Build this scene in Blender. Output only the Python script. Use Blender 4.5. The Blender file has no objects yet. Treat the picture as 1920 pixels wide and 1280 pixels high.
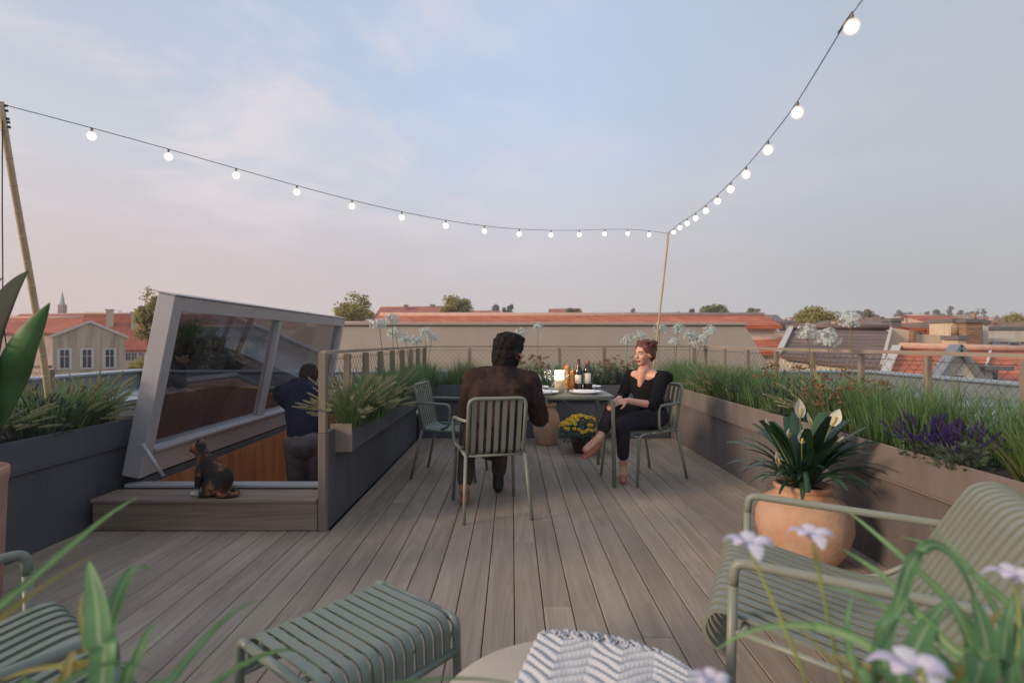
import bpy, math, random
from mathutils import Vector, Matrix, noise
R = math.radians
PI = math.pi
rnd = random.Random(7)
scene = bpy.context.scene
COL = scene.collection

# ------------------------------------------------------------------ camera
H = 1.2                      # eye height above the deck
cam_d = bpy.data.cameras.new("camera"); cam = bpy.data.objects.new("camera", cam_d)
COL.objects.link(cam); scene.camera = cam
cam.location = (0, 0, H); cam.rotation_euler = (R(90), 0, 0)
cam_d.sensor_width = 36; cam_d.lens = 18.75; cam_d.clip_end = 5000; cam_d.clip_start = 0.02
cam_d.dof.use_dof = True; cam_d.dof.focus_distance = 4.2; cam_d.dof.aperture_fstop = 2.6

def P(px, py, Y):            # photo pixel + real distance -> point in the world
    return Vector(((px - 960) / 1000 * Y, Y, H - (py - 640) / 1000 * Y))
def Z(px, py, z):            # photo pixel + real height -> point in the world
    Y = (H - z) * 1000 / (py - 640)
    return Vector(((px - 960) / 1000 * Y, Y, z))

# ------------------------------------------------------------------ mesh builder
class MB:
    def __init__(s): s.v = []; s.f = []; s.sm = []
    def add(s, verts, faces, smooth=False):
        o = len(s.v); s.v += [tuple(v) for v in verts]
        for f in faces: s.f.append(tuple(i + o for i in f)); s.sm.append(smooth)
    def box(s, x0, x1, y0, y1, z0, z1, b=0.0):
        if b <= 0:
            vs = [(x, y, z) for z in (z0, z1) for y in (y0, y1) for x in (x0, x1)]
            s.add(vs, [(0, 2, 3, 1), (4, 5, 7, 6), (0, 1, 5, 4), (2, 6, 7, 3), (0, 4, 6, 2), (1, 3, 7, 5)])
        else:               # chamfered box
            vs = []; idx = {}
            X = (x0, x1); Yy = (y0, y1); Zz = (z0, z1)
            for i in range(2):
                for j in range(2):
                    for k in range(2):
                        sx = 1 if i == 0 else -1; sy = 1 if j == 0 else -1; sz = 1 if k == 0 else -1
                        c = (X[i], Yy[j], Zz[k])
                        idx[i, j, k, 0] = len(vs); vs.append((c[0], c[1] + sy * b, c[2] + sz * b))
                        idx[i, j, k, 1] = len(vs); vs.append((c[0] + sx * b, c[1], c[2] + sz * b))
                        idx[i, j, k, 2] = len(vs); vs.append((c[0] + sx * b, c[1] + sy * b, c[2]))
            fs = []
            for i in range(2): fs.append([idx[i, j, k, 0] for j, k in ((0, 0), (1, 0), (1, 1), (0, 1))])
            for j in range(2): fs.append([idx[i, j, k, 1] for i, k in ((0, 0), (1, 0), (1, 1), (0, 1))])
            for k in range(2): fs.append([idx[i, j, k, 2] for i, j in ((0, 0), (1, 0), (1, 1), (0, 1))])
            for i in range(2):
                for j in range(2): fs.append([idx[i, j, 0, 0], idx[i, j, 0, 1], idx[i, j, 1, 1], idx[i, j, 1, 0]])
                for k in range(2): fs.append([idx[i, 0, k, 0], idx[i, 0, k, 2], idx[i, 1, k, 2], idx[i, 1, k, 0]])
            for j in range(2):
                for k in range(2): fs.append([idx[0, j, k, 1], idx[0, j, k, 2], idx[1, j, k, 2], idx[1, j, k, 1]])
            for i in range(2):
                for j in range(2):
                    for k in range(2): fs.append([idx[i, j, k, q] for q in range(3)])
            s.add(vs, fs)
    def tube(s, pts, r, n=8, caps=True, smooth=True):
        pts = [Vector(p) for p in pts]
        m = len(pts)
        rs = r if isinstance(r, (list, tuple)) else [r] * m
        t0 = (pts[1] - pts[0]).normalized()
        up = Vector((0, 0, 1)) if abs(t0.z) < .9 else Vector((1, 0, 0))
        u = t0.cross(up).normalized()
        vs = []
        for i in range(m):
            t = (pts[min(i + 1, m - 1)] - pts[max(i - 1, 0)])
            t = t.normalized() if t.length > 1e-9 else t0
            u = (u - t * u.dot(t)); u = u.normalized() if u.length > 1e-6 else t.orthogonal().normalized()
            w = t.cross(u)
            for k in range(n):
                a = 2 * PI * k / n
                vs.append(pts[i] + (u * math.cos(a) + w * math.sin(a)) * rs[i])
        fs = [(i * n + k, i * n + (k + 1) % n, (i + 1) * n + (k + 1) % n, (i + 1) * n + k) for i in range(m - 1) for k in range(n)]
        if caps: fs += [tuple(range(n - 1, -1, -1)), tuple((m - 1) * n + k for k in range(n))]
        s.add(vs, fs, smooth)
    def bar(s, pts, side, w, t):          # flat bar along a path: side = width direction
        pts = [Vector(p) for p in pts]; side = Vector(side).normalized(); m = len(pts); vs = []
        for i in range(m):
            tg = (pts[min(i + 1, m - 1)] - pts[max(i - 1, 0)]).normalized()
            nr = tg.cross(side).normalized()
            for a, b in ((-1, -1), (1, -1), (1, 1), (-1, 1)):
                vs.append(pts[i] + side * (a * w / 2) + nr * (b * t / 2))
        fs = [(i * 4 + k, i * 4 + (k + 1) % 4, i * 4 + 4 + (k + 1) % 4, i * 4 + 4 + k) for i in range(m - 1) for k in range(4)]
        fs += [(3, 2, 1, 0), tuple((m - 1) * 4 + k for k in range(4))]
        s.add(vs, fs)
    def lathe(s, prof, c=(0, 0, 0), n=32, smooth=True, wob=0.0):
        vs = []; m = len(prof)
        for i, (r, z) in enumerate(prof):
            for k in range(n):
                a = 2 * PI * k / n
                rr = r * (1 + wob * math.sin(a * 3 + i * .35) + wob * .6 * math.sin(a * 7 + i * .9))
                vs.append((c[0] + rr * math.cos(a), c[1] + rr * math.sin(a), c[2] + z))
        fs = [(i * n + k, i * n + (k + 1) % n, (i + 1) * n + (k + 1) % n, (i + 1) * n + k) for i in range(m - 1) for k in range(n)]
        if prof[0][0] > 1e-5: fs.append(tuple(range(n - 1, -1, -1)))
        if prof[-1][0] > 1e-5: fs.append(tuple((m - 1) * n + k for k in range(n)))
        s.add(vs, fs, smooth)
    def ell(s, c, rad, M=None, n=14, m=10):
        vs = []; c = Vector(c)
        for i in range(m + 1):
            th = PI * i / m
            for k in range(n):
                a = 2 * PI * k / n
                p = Vector((rad[0] * math.sin(th) * math.cos(a), rad[1] * math.sin(th) * math.sin(a), rad[2] * math.cos(th)))
                if M is not None: p = M @ p
                vs.append(c + p)
        fs = [(i * n + k, (i + 1) * n + k, (i + 1) * n + (k + 1) % n, i * n + (k + 1) % n) for i in range(m) for k in range(n)]
        s.add(vs, fs, True)
    def cap(s, p0, p1, r0, r1, n=12):      # tapered capsule
        p0 = Vector(p0); p1 = Vector(p1); d = (p1 - p0); L = d.length; d = d / L
        pts = []; rs = []
        for a in (-80, -55, -30, 0):
            pts.append(p0 + d * (r0 * math.sin(R(a)))); rs.append(max(1e-4, r0 * math.cos(R(a))))
        for a in (0, 30, 55, 80):
            pts.append(p1 + d * (r1 * math.sin(R(a)))); rs.append(max(1e-4, r1 * math.cos(R(a))))
        s.tube(pts, rs, n)
    def leaf(s, pts, w, side, fold=0.0):   # ribbon leaf; w = list of half widths
        pts = [Vector(p) for p in pts]; m = len(pts); side = Vector(side); vs = []; fs = []
        for i in range(m):
            t = (pts[min(i + 1, m - 1)] - pts[max(i - 1, 0)]).normalized()
            sd = side - t * side.dot(t)
            sd = sd.normalized() if sd.length > 1e-6 else t.orthogonal().normalized()
            up = sd.cross(t) * (fold * w[i])
            vs += [pts[i] - sd * w[i] + up, pts[i], pts[i] + sd * w[i] + up]
        for i in range(m - 1):
            a = i * 3
            fs += [(a, a + 1, a + 4, a + 3), (a + 1, a + 2, a + 5, a + 4)]
        s.add(vs, fs, True)
    def blade(s, base, az, L, bend, w, seg=4, lean=.15, rr=None):
        rr = rr or rnd
        base = Vector(base); d = Vector((math.cos(az), math.sin(az), 0)); side = Vector((-d.y, d.x, 0))
        vs = []; fs = []; p = base.copy(); ang = lean
        for i in range(seg + 1):
            t = i / seg; ww = w * (1 - t) ** .6 * (0.55 + .45 * min(1, t * 4))
            if i < seg: vs += [p - side * ww, p + side * ww]
            else: vs += [p]
            p = p + (d * math.sin(ang) + Vector((0, 0, 1)) * math.cos(ang)) * (L / seg)
            ang += bend / seg * (0.5 + 1.0 * t)
        for i in range(seg - 1): fs.append((2 * i, 2 * i + 1, 2 * i + 3, 2 * i + 2))
        fs.append((2 * seg - 2, 2 * seg - 1, 2 * seg))
        s.add(vs, fs, True)
        return p
    def build(s, name, m, parent=None, org=None, bevel=0, auto=False):
        me = bpy.data.meshes.new(name)
        vs = s.v
        if org is not None:
            ox, oy, oz = org
            vs = [(x - ox, y - oy, z - oz) for x, y, z in vs]
        me.from_pydata(vs, [], s.f)
        me.polygons.foreach_set("use_smooth", s.sm)
        me.update()
        if m is not None: me.materials.append(m)
        o = bpy.data.objects.new(name, me); COL.objects.link(o)
        if parent is not None: o.parent = parent
        elif org is not None: o.location = org
        if bevel:
            b = o.modifiers.new("bevel", 'BEVEL'); b.width = bevel; b.segments = 2; b.limit_method = 'ANGLE'
        return o

def fillet(pts, rad, k=5):
    pts = [Vector(p) for p in pts]; out = [pts[0]]
    for i in range(1, len(pts) - 1):
        a, b, c = pts[i - 1], pts[i], pts[i + 1]
        d1 = (a - b); d2 = (c - b)
        r = min(rad, d1.length * .49, d2.length * .49)
        p1 = b + d1.normalized() * r; p2 = b + d2.normalized() * r
        for j in range(k + 1):
            t = j / k
            out.append(p1 * (1 - t) ** 2 + b * 2 * t * (1 - t) + p2 * t * t)
    out.append(pts[-1]); return out
def spline(pts, k=6):
    pts = [Vector(p) for p in pts]; out = []
    for i in range(len(pts) - 1):
        p0 = pts[max(i - 1, 0)]; p1 = pts[i]; p2 = pts[i + 1]; p3 = pts[min(i + 2, len(pts) - 1)]
        for j in range(k):
            t = j / k
            out.append(.5 * ((2 * p1) + (p2 - p0) * t + (2 * p0 - 5 * p1 + 4 * p2 - p3) * t * t + (3 * p1 - p0 - 3 * p2 + p3) * t ** 3))
    out.append(pts[-1]); return out

# ------------------------------------------------------------------ objects
def tag(o, label=None, cat=None, group=None, kind=None):
    if label: o["label"] = label
    if cat: o["category"] = cat
    if group: o["group"] = group
    if kind: o["kind"] = kind
    return o
def thing(name, label, cat, loc=(0, 0, 0), rz=0, group=None):
    o = bpy.data.objects.new(name, None); COL.objects.link(o); o.empty_display_size = .1
    o.location = loc; o.rotation_euler = (0, 0, rz)
    return tag(o, label, cat, group)
KIDS = lambda o: [c for c in bpy.data.objects if c.parent == o]
def copy_tree(o, parent=None, kids=None):
    c = o.copy(); COL.objects.link(c)
    if parent is not None: c.parent = parent
    for ch in KIDS(o): copy_tree(ch, c)
    return c
ORD = ["nearest", "second", "third", "fourth", "fifth", "sixth", "seventh", "eighth", "ninth", "tenth", "eleventh", "twelfth", "thirteenth", "fourteenth", "fifteenth", "sixteenth", "seventeenth", "eighteenth", "nineteenth", "twentieth"]

# ------------------------------------------------------------------ materials
def srgb(r, g, b):
    f = lambda c: (c / 255) / 12.92 if c <= 10 else ((c / 255 + .055) / 1.055) ** 2.4
    return (f(r), f(g), f(b))
def newmat(name):
    m = bpy.data.materials.new(name); m.use_nodes = True
    nt = m.node_tree; nt.nodes.clear()
    out = nt.nodes.new("ShaderNodeOutputMaterial")
    return m, nt, nt.nodes.new, nt.links.new, out
def ramp(nt, stops):
    n = nt.nodes.new("ShaderNodeValToRGB"); e = n.color_ramp.elements
    while len(e) < len(stops): e.new(.5)
    for i, (p, c) in enumerate(stops): e[i].position = p; e[i].color = (*c, 1)
    return n
def simple(name, col, rough=.6, var=.15, scale=8, bump=.0, metal=0, spec=.5, bscale=None, dirt=None):
    m, nt, N, L, out = newmat(name)
    b = N("ShaderNodeBsdfPrincipled"); L(b.outputs[0], out.inputs[0])
    tc = N("ShaderNodeTexCoord"); nz = N("ShaderNodeTexNoise"); nz.inputs["Scale"].default_value = scale
    nz.inputs["Detail"].default_value = 6; nz.inputs["Roughness"].default_value = .65
    L(tc.outputs["Object"], nz.inputs["Vector"])
    c1 = tuple(max(0, c * (1 - var)) for c in col); c2 = tuple(c * (1 + var) for c in col)
    rp = ramp(nt, [(.3, c1), (.7, c2)] if dirt is None else [(.28, dirt), (.45, c1), (.75, c2)])
    L(nz.outputs["Fac"], rp.inputs[0]); L(rp.outputs[0], b.inputs["Base Color"])
    b.inputs["Roughness"].default_value = rough; b.inputs["Metallic"].default_value = metal
    b.inputs["Specular IOR Level"].default_value = spec
    if rough > .15:
        mr = N("ShaderNodeMapRange"); mr.inputs[3].default_value = max(.05, rough - .12); mr.inputs[4].default_value = min(1, rough + .12)
        L(nz.outputs["Fac"], mr.inputs[0]); L(mr.outputs[0], b.inputs["Roughness"])
    if bump:
        n2 = N("ShaderNodeTexNoise"); n2.inputs["Scale"].default_value = bscale or scale * 6; n2.inputs["Detail"].default_value = 4
        L(tc.outputs["Object"], n2.inputs["Vector"])
        bp = N("ShaderNodeBump"); bp.inputs["Strength"].default_value = bump; bp.inputs["Distance"].default_value = .01
        L(n2.outputs["Fac"], bp.inputs["Height"]); L(bp.outputs[0], b.inputs["Normal"])
    return m
def foliage(name, cols, trans=.3, rough=.55, base=None, spec=.3):
    m, nt, N, L, out = newmat(name)
    g = N("ShaderNodeNewGeometry")
    rp = ramp(nt, [(i / max(1, len(cols) - 1), c) for i, c in enumerate(cols)])
    L(g.outputs["Random Per Island"], rp.inputs[0])
    b = N("ShaderNodeBsdfPrincipled"); b.inputs["Roughness"].default_value = rough; b.inputs["Specular IOR Level"].default_value = spec
    t = N("ShaderNodeBsdfTranslucent"); mx = N("ShaderNodeMixShader"); mx.inputs[0].default_value = trans
    L(rp.outputs[0], b.inputs["Base Color"]); L(rp.outputs[0], t.inputs["Color"])
    L(b.outputs[0], mx.inputs[1]); L(t.outputs[0], mx.inputs[2]); L(mx.outputs[0], out.inputs[0])
    return m
def emit(name, col, st):
    m, nt, N, L, out = newmat(name)
    e = N("ShaderNodeEmission"); e.inputs[0].default_value = (*col, 1); e.inputs[1].default_value = st
    L(e.outputs[0], out.inputs[0]); return m
def glassy(name, col=(.95, .97, .96), gloss_ior=1.5, rough=0.0):   # thin clear glass
    m, nt, N, L, out = newmat(name)
    t = N("ShaderNodeBsdfTransparent"); t.inputs[0].default_value = (*col, 1)
    gl = N("ShaderNodeBsdfGlossy"); gl.inputs["Roughness"].default_value = rough
    mx = N("ShaderNodeMixShader"); mx.inputs[0].default_value = (gloss_ior - 1) * .3; L(t.outputs[0], mx.inputs[1]); L(gl.outputs[0], mx.inputs[2])
    L(mx.outputs[0], out.inputs[0]); return m
def wood(name, c1, c2, axis='Y', scale=1.0, rough=.65, bump=.25, island=True, across=22):
    m, nt, N, L, out = newmat(name)
    b = N("ShaderNodeBsdfPrincipled"); L(b.outputs[0], out.inputs[0])
    tc = N("ShaderNodeTexCoord"); mp = N("ShaderNodeMapping"); g = N("ShaderNodeNewGeometry")
    sc = {'X': (1.1, across, across), 'Y': (across, 1.1, across), 'Z': (across, across, 1.1)}[axis]
    mp.inputs["Scale"].default_value = [q * scale for q in sc]
    L(tc.outputs["Object"], mp.inputs["Vector"])
    cb = N("ShaderNodeVectorMath"); cb.operation = 'SCALE'; cb.inputs[0].default_value = (13.1, 37.7, 5.3)
    L(g.outputs["Random Per Island"], cb.inputs["Scale"])
    ad = N("ShaderNodeVectorMath"); ad.operation = 'ADD'; L(mp.outputs[0], ad.inputs[0]); L(cb.outputs[0], ad.inputs[1])
    nz = N("ShaderNodeTexNoise"); nz.inputs["Scale"].default_value = 1.0; nz.inputs["Detail"].default_value = 8; nz.inputs["Roughness"].default_value = .6
    nz.inputs["Distortion"].default_value = .6
    L(ad.outputs[0], nz.inputs["Vector"])
    # growth rings: contour lines of a slow noise give cathedral figure
    n2 = N("ShaderNodeTexNoise"); n2.inputs["Scale"].default_value = .22; n2.inputs["Detail"].default_value = 2
    L(ad.outputs[0], n2.inputs["Vector"])
    ml = N("ShaderNodeMath"); ml.operation = 'MULTIPLY'; ml.inputs[1].default_value = 26; L(n2.outputs["Fac"], ml.inputs[0])
    fr = N("ShaderNodeMath"); fr.operation = 'FRACT'; L(ml.outputs[0], fr.inputs[0])
    mx = N("ShaderNodeMath"); mx.operation = 'MULTIPLY_ADD'; mx.inputs[1].default_value = .17; L(fr.outputs[0], mx.inputs[0]); L(nz.outputs["Fac"], mx.inputs[2])
    rp = ramp(nt, [(.35, c1), (.95, c2)]); L(mx.outputs[0], rp.inputs[0])
    # board to board tone
    hs = N("ShaderNodeHueSaturation"); L(rp.outputs[0], hs.inputs["Color"])
    mr = N("ShaderNodeMapRange"); mr.inputs[3].default_value = .88; mr.inputs[4].default_value = 1.10
    L(g.outputs["Random Per Island"], mr.inputs[0]); L(mr.outputs[0], hs.inputs["Value"])
    # stains
    n3 = N("ShaderNodeTexNoise"); n3.inputs["Scale"].default_value = 1.6; n3.inputs["Detail"].default_value = 5; L(tc.outputs["Object"], n3.inputs["Vector"])
    m3 = N("ShaderNodeMapRange"); m3.inputs[1].default_value = .3; m3.inputs[2].default_value = .7; m3.inputs[3].default_value = .85; m3.inputs[4].default_value = 1.08; L(n3.outputs["Fac"], m3.inputs[0])
    h2 = N("ShaderNodeHueSaturation"); L(hs.outputs[0], h2.inputs["Color"]); L(m3.outputs[0], h2.inputs["Value"])
    L(h2.outputs[0], b.inputs["Base Color"])
    b.inputs["Roughness"].default_value = rough; b.inputs["Specular IOR Level"].default_value = .35
    bp = N("ShaderNodeBump"); bp.inputs["Strength"].default_value = bump; bp.inputs["Distance"].default_value = .004
    L(mx.outputs[0], bp.inputs["Height"]); L(bp.outputs[0], b.inputs["Normal"])
    return m
def tiles(name, c1, c2, pitch=.22, cols=.2, bump=.5):
    """roof tiles: courses by height, columns along the roof, each tile its own tone"""
    m, nt, N, L, out = newmat(name)
    b = N("ShaderNodeBsdfPrincipled"); L(b.outputs[0], out.inputs[0]); b.inputs["Roughness"].default_value = .8
    tc = N("ShaderNodeTexCoord"); sp = N("ShaderNodeSeparateXYZ"); L(tc.outputs["Object"], sp.inputs[0])
    dz = N("ShaderNodeMath"); dz.operation = 'DIVIDE'; dz.inputs[1].default_value = pitch; L(sp.outputs[2], dz.inputs[0])
    fz = N("ShaderNodeMath"); fz.operation = 'FRACT'; L(dz.outputs[0], fz.inputs[0])
    fl = N("ShaderNodeMath"); fl.operation = 'FLOOR'; L(dz.outputs[0], fl.inputs[0])
    sx = N("ShaderNodeMath"); sx.operation = 'ADD'; L(sp.outputs[0], sx.inputs[0]); L(sp.outputs[1], sx.inputs[1])
    dx = N("ShaderNodeMath"); dx.operation = 'DIVIDE'; dx.inputs[1].default_value = cols; L(sx.outputs[0], dx.inputs[0])
    fx = N("ShaderNodeMath"); fx.operation = 'FLOOR'; L(dx.outputs[0], fx.inputs[0])
    cv = N("ShaderNodeCombineXYZ"); L(fx.outputs[0], cv.inputs[0]); L(fl.outputs[0], cv.inputs[1])
    wn = N("ShaderNodeTexWhiteNoise"); wn.noise_dimensions = '2D'; L(cv.outputs[0], wn.inputs["Vector"])
    nz = N("ShaderNodeTexNoise"); nz.inputs["Scale"].default_value = .7; nz.inputs["Detail"].default_value = 6; L(tc.outputs["Object"], nz.inputs["Vector"])
    mx = N("ShaderNodeMath"); mx.operation = 'MULTIPLY_ADD'; mx.inputs[1].default_value = .35; L(wn.outputs["Value"], mx.inputs[0]); L(nz.outputs["Fac"], mx.inputs[2])
    rp = ramp(nt, [(.35, c1), (.95, c2)]); L(mx.outputs[0], rp.inputs[0])
    gap = N("ShaderNodeMath"); gap.operation = 'GREATER_THAN'; gap.inputs[1].default_value = .16; L(fz.outputs[0], gap.inputs[0])
    g2 = N("ShaderNodeMapRange"); g2.inputs[3].default_value = .45; g2.inputs[4].default_value = 1; L(gap.outputs[0], g2.inputs[0])
    hs = N("ShaderNodeHueSaturation"); L(rp.outputs[0], hs.inputs["Color"]); L(g2.outputs[0], hs.inputs["Value"])
    L(hs.outputs[0], b.inputs["Base Color"])
    bp = N("ShaderNodeBump"); bp.inputs["Strength"].default_value = bump; bp.inputs["Distance"].default_value = .03; L(fz.outputs[0], bp.inputs["Height"]); L(bp.outputs[0], b.inputs["Normal"])
    return m
def stained(name, col, stain, scale=(3, 3, .35), rough=.85):
    """plaster with vertical run-off streaks"""
    m, nt, N, L, out = newmat(name)
    b = N("ShaderNodeBsdfPrincipled"); L(b.outputs[0], out.inputs[0]); b.inputs["Roughness"].default_value = rough
    tc = N("ShaderNodeTexCoord"); mp = N("ShaderNodeMapping"); mp.inputs["Scale"].default_value = scale; L(tc.outputs["Object"], mp.inputs[0])
    nz = N("ShaderNodeTexNoise"); nz.inputs["Scale"].default_value = 1.3; nz.inputs["Detail"].default_value = 7; nz.inputs["Roughness"].default_value = .7; L(mp.outputs[0], nz.inputs["Vector"])
    rp = ramp(nt, [(.3, stain), (.55, col), (.8, tuple(min(1, c * 1.12) for c in col))]); L(nz.outputs["Fac"], rp.inputs[0]); L(rp.outputs[0], b.inputs["Base Color"])
    return m

M = {}
M['deck'] = wood('weathered_deck', srgb(140, 126, 111), srgb(175, 159, 142), 'Y', 1.0, .66, .25, across=15)
M['deckX'] = wood('weathered_step', srgb(122, 106, 94), srgb(164, 146, 130), 'X', 1.0, .65, .3)
M['post'] = wood('pale_larch', srgb(122, 109, 98), srgb(160, 144, 130), 'Z', 1.0, .7, .25, across=34)
M['railwood'] = wood('pale_larch_rail', srgb(126, 112, 102), srgb(166, 150, 136), 'X', 1.0, .7, .25, across=34)
M['panel'] = None
M['panel_d'] = None
M['dark'] = simple('dark_void', (.02, .02, .022), .9, .1)
M['soil'] = simple('potting_soil', (.035, .026, .02), .95, .4, 40, .8)
M['olive'] = simple('olive_powder_coat', srgb(130, 134, 121), .42, .04, 30, .03, bscale=400)
M['olive_b'] = simple('green_powder_coat', srgb(114, 124, 114), .42, .04, 30, .03, bscale=400)
M['terra'] = simple('terracotta', srgb(204, 164, 134), .88, .2, 3.2, .35, bscale=45, dirt=srgb(186, 126, 88))
M['terra_p'] = simple('pale_terracotta', srgb(170, 128, 112), .8, .15, 6, .2, bscale=45, dirt=srgb(140, 100, 86))
M['clay_d'] = simple('dark_clay', srgb(70, 56, 50), .8, .2, 8, .2)
M['cone'] = simple('pale_concrete', srgb(178, 166, 152), .8, .07, 9, .12, bscale=140)
M['alu'] = simple('grey_aluminium', srgb(172, 170, 172), .42, .05, 4, .02, metal=.1)
M['zinc'] = simple('pale_zinc', srgb(158, 166, 170), .35, .1, 1.6, .05, metal=.5)
M['zinc_d'] = simple('coping_zinc', srgb(140, 146, 150), .4, .12, 2, .05, metal=.4)
M['bamboo'] = simple('bamboo', srgb(196, 172, 138), .5, .15, 14, .1)
M['tape'] = simple('black_tape', (.02, .02, .02), .5, .2)
M['wire'] = simple('steel_wire', srgb(110, 104, 100), .45, .1, metal=.5)
M['cable'] = simple('black_cable', (.025, .025, .03), .6, .1)
M['bulb'] = emit('warm_filament', (1.0, .86, .70), 22)
def frosted():
    m, nt, N, L, out = newmat('frosted_globe'); t = N('ShaderNodeBsdfTransparent'); e = N('ShaderNodeEmission'); e.inputs[0].default_value = (1, .78, .62, 1); e.inputs[1].default_value = 1.5
    mx = N('ShaderNodeMixShader'); mx.inputs[0].default_value = .30; L(t.outputs[0], mx.inputs[1]); L(e.outputs[0], mx.inputs[2]); L(mx.outputs[0], out.inputs[0]); return m
M['globe'] = frosted()
M['pane'] = None
M['white'] = simple('white_porcelain', (.74, .75, .78), .25, .03, 10)
M['linen'] = simple('white_linen', (.70, .71, .76), .9, .06, 30, .3)
M['lampbase'] = simple('fluted_ceramic', srgb(214, 196, 164), .5, .05, 10)
M['lampshade'] = emit('lit_shade', (1.0, .80, .52), 3.4)
M['mill'] = wood('oiled_beech', srgb(150, 96, 48), srgb(206, 148, 86), 'Z', 3, .45, .1)
M['bottle'] = simple('dark_bottle_glass', (.012, .014, .014), .08, .1, spec=.8)
M['bottle_b'] = simple('brown_bottle_glass', (.035, .022, .014), .08, .1, spec=.8)
M['foil'] = simple('wine_foil', (.10, .02, .02), .4, .1)
M['foil_r'] = simple('copper_foil', (.36, .11, .06), .4, .1, metal=.3)
M['paper'] = simple('bottle_label_paper', (.66, .60, .52), .8, .05)
M['glass'] = glassy('clear_glass', (.96, .97, .97), 1.22)
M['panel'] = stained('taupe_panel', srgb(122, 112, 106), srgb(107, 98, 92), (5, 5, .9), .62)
M['panel_d'] = stained('shade_dark_panel', srgb(86, 88, 95), srgb(76, 77, 83), (5, 5, .9), .62)  # shaded sides of the left and middle planters put into the colour
M['panel_w'] = stained('overhang_shade_panel', srgb(108, 101, 99), srgb(92, 86, 84), (5, 5, .9), .62)  # taupe darkened to carry the shade under the trough overhang
# ------------------------------------------------------------------ sky and light
w = bpy.data.worlds.new("World"); scene.world = w; w.use_nodes = True
nt = w.node_tree; nt.nodes.clear(); N = nt.nodes.new; L = nt.links.new
wo = N("ShaderNodeOutputWorld"); bg = N("ShaderNodeBackground"); L(bg.outputs[0], wo.inputs[0])
tc = N("ShaderNodeTexCoord"); nrm = N("ShaderNodeVectorMath"); nrm.operation = 'NORMALIZE'; L(tc.outputs["Generated"], nrm.inputs[0])
sp = N("ShaderNodeSeparateXYZ"); L(nrm.outputs[0], sp.inputs[0])
zc = N("ShaderNodeClamp"); L(sp.outputs[2], zc.inputs[0])
S = srgb
rl = ramp(nt, [(0, S(222, 203, 200)), (.07, S(224, 206, 203)), (.18, S(216, 206, 210)), (.30, S(203, 207, 215)), (.45, S(190, 200, 217)), (.75, S(178, 192, 214)), (1, S(172, 188, 212))])
rm = ramp(nt, [(0, S(206, 200, 201)), (.07, S(206, 200, 202)), (.18, S(207, 204, 212)), (.28, S(200, 210, 226)), (.40, S(187, 206, 232)), (.6, S(182, 201, 228)), (1, S(180, 195, 218))])
rr_ = ramp(nt, [(0, S(183, 186, 190)), (.07, S(184, 187, 191)), (.18, S(186, 190, 197)), (.30, S(185, 191, 202)), (.45, S(182, 192, 205)), (.75, S(176, 188, 204)), (1, S(172, 186, 206))])
for q in (rl, rm, rr_): L(zc.outputs[0], q.inputs[0])
ml = N("ShaderNodeMapRange"); ml.interpolation_type = 'SMOOTHSTEP'; ml.inputs[1].default_value = -.72; ml.inputs[2].default_value = -.02; ml.inputs[3].default_value = 1; ml.inputs[4].default_value = 0
mr = N("ShaderNodeMapRange"); mr.interpolation_type = 'SMOOTHSTEP'; mr.inputs[1].default_value = .02; mr.inputs[2].default_value = .62
L(sp.outputs[0], ml.inputs[0]); L(sp.outputs[0], mr.inputs[0])
x1 = N("ShaderNodeMix"); x1.data_type = 'RGBA'; L(ml.outputs[0], x1.inputs[0]); L(rm.outputs[0], x1.inputs[6]); L(rl.outputs[0], x1.inputs[7])
x2 = N("ShaderNodeMix"); x2.data_type = 'RGBA'; L(mr.outputs[0], x2.inputs[0]); L(x1.outputs[2], x2.inputs[6]); L(rr_.outputs[0], x2.inputs[7])
# thin broken cloud: a noise on a plane high above, stretched towards the horizon
ze = N("ShaderNodeMath"); ze.operation = 'ADD'; ze.inputs[1].default_value = .16; L(zc.outputs[0], ze.inputs[0])
dx = N("ShaderNodeMath"); dx.operation = 'DIVIDE'; L(sp.outputs[0], dx.inputs[0]); L(ze.outputs[0], dx.inputs[1])
dy = N("ShaderNodeMath"); dy.operation = 'DIVIDE'; L(sp.outputs[1], dy.inputs[0]); L(ze.outputs[0], dy.inputs[1])
cv = N("ShaderNodeCombineXYZ"); L(dx.outputs[0], cv.inputs[0]); L(dy.outputs[0], cv.inputs[1])
n1 = N("ShaderNodeTexNoise"); n1.inputs["Scale"].default_value = 1.5; n1.inputs["Detail"].default_value = 7; n1.inputs["Roughness"].default_value = .58; n1.inputs["Distortion"].default_value = .25
L(cv.outputs[0], n1.inputs["Vector"])
n2 = N("ShaderNodeTexNoise"); n2.inputs["Scale"].default_value = .55; n2.inputs["Detail"].default_value = 4; L(cv.outputs[0], n2.inputs["Vector"])
c1 = N("ShaderNodeMapRange"); c1.interpolation_type = 'SMOOTHSTEP'; c1.inputs[1].default_value = .44; c1.inputs[2].default_value = .64; L(n1.outputs["Fac"], c1.inputs[0])
lft = N("ShaderNodeMapRange"); lft.inputs[1].default_value = .25; lft.inputs[2].default_value = -.5; lft.inputs[3].default_value = .12; lft.inputs[4].default_value = .85; L(sp.outputs[0], lft.inputs[0])
hi = N("ShaderNodeMapRange"); hi.interpolation_type = 'SMOOTHSTEP'; hi.inputs[1].default_value = .05; hi.inputs[2].default_value = .3; L(zc.outputs[0], hi.inputs[0])
cm = N("ShaderNodeMath"); cm.operation = 'MULTIPLY'; L(c1.outputs[0], cm.inputs[0]); L(lft.outputs[0], cm.inputs[1])
cm2 = N("ShaderNodeMath"); cm2.operation = 'MULTIPLY'; L(cm.outputs[0], cm2.inputs[0]); L(hi.outputs[0], cm2.inputs[1])
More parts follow.
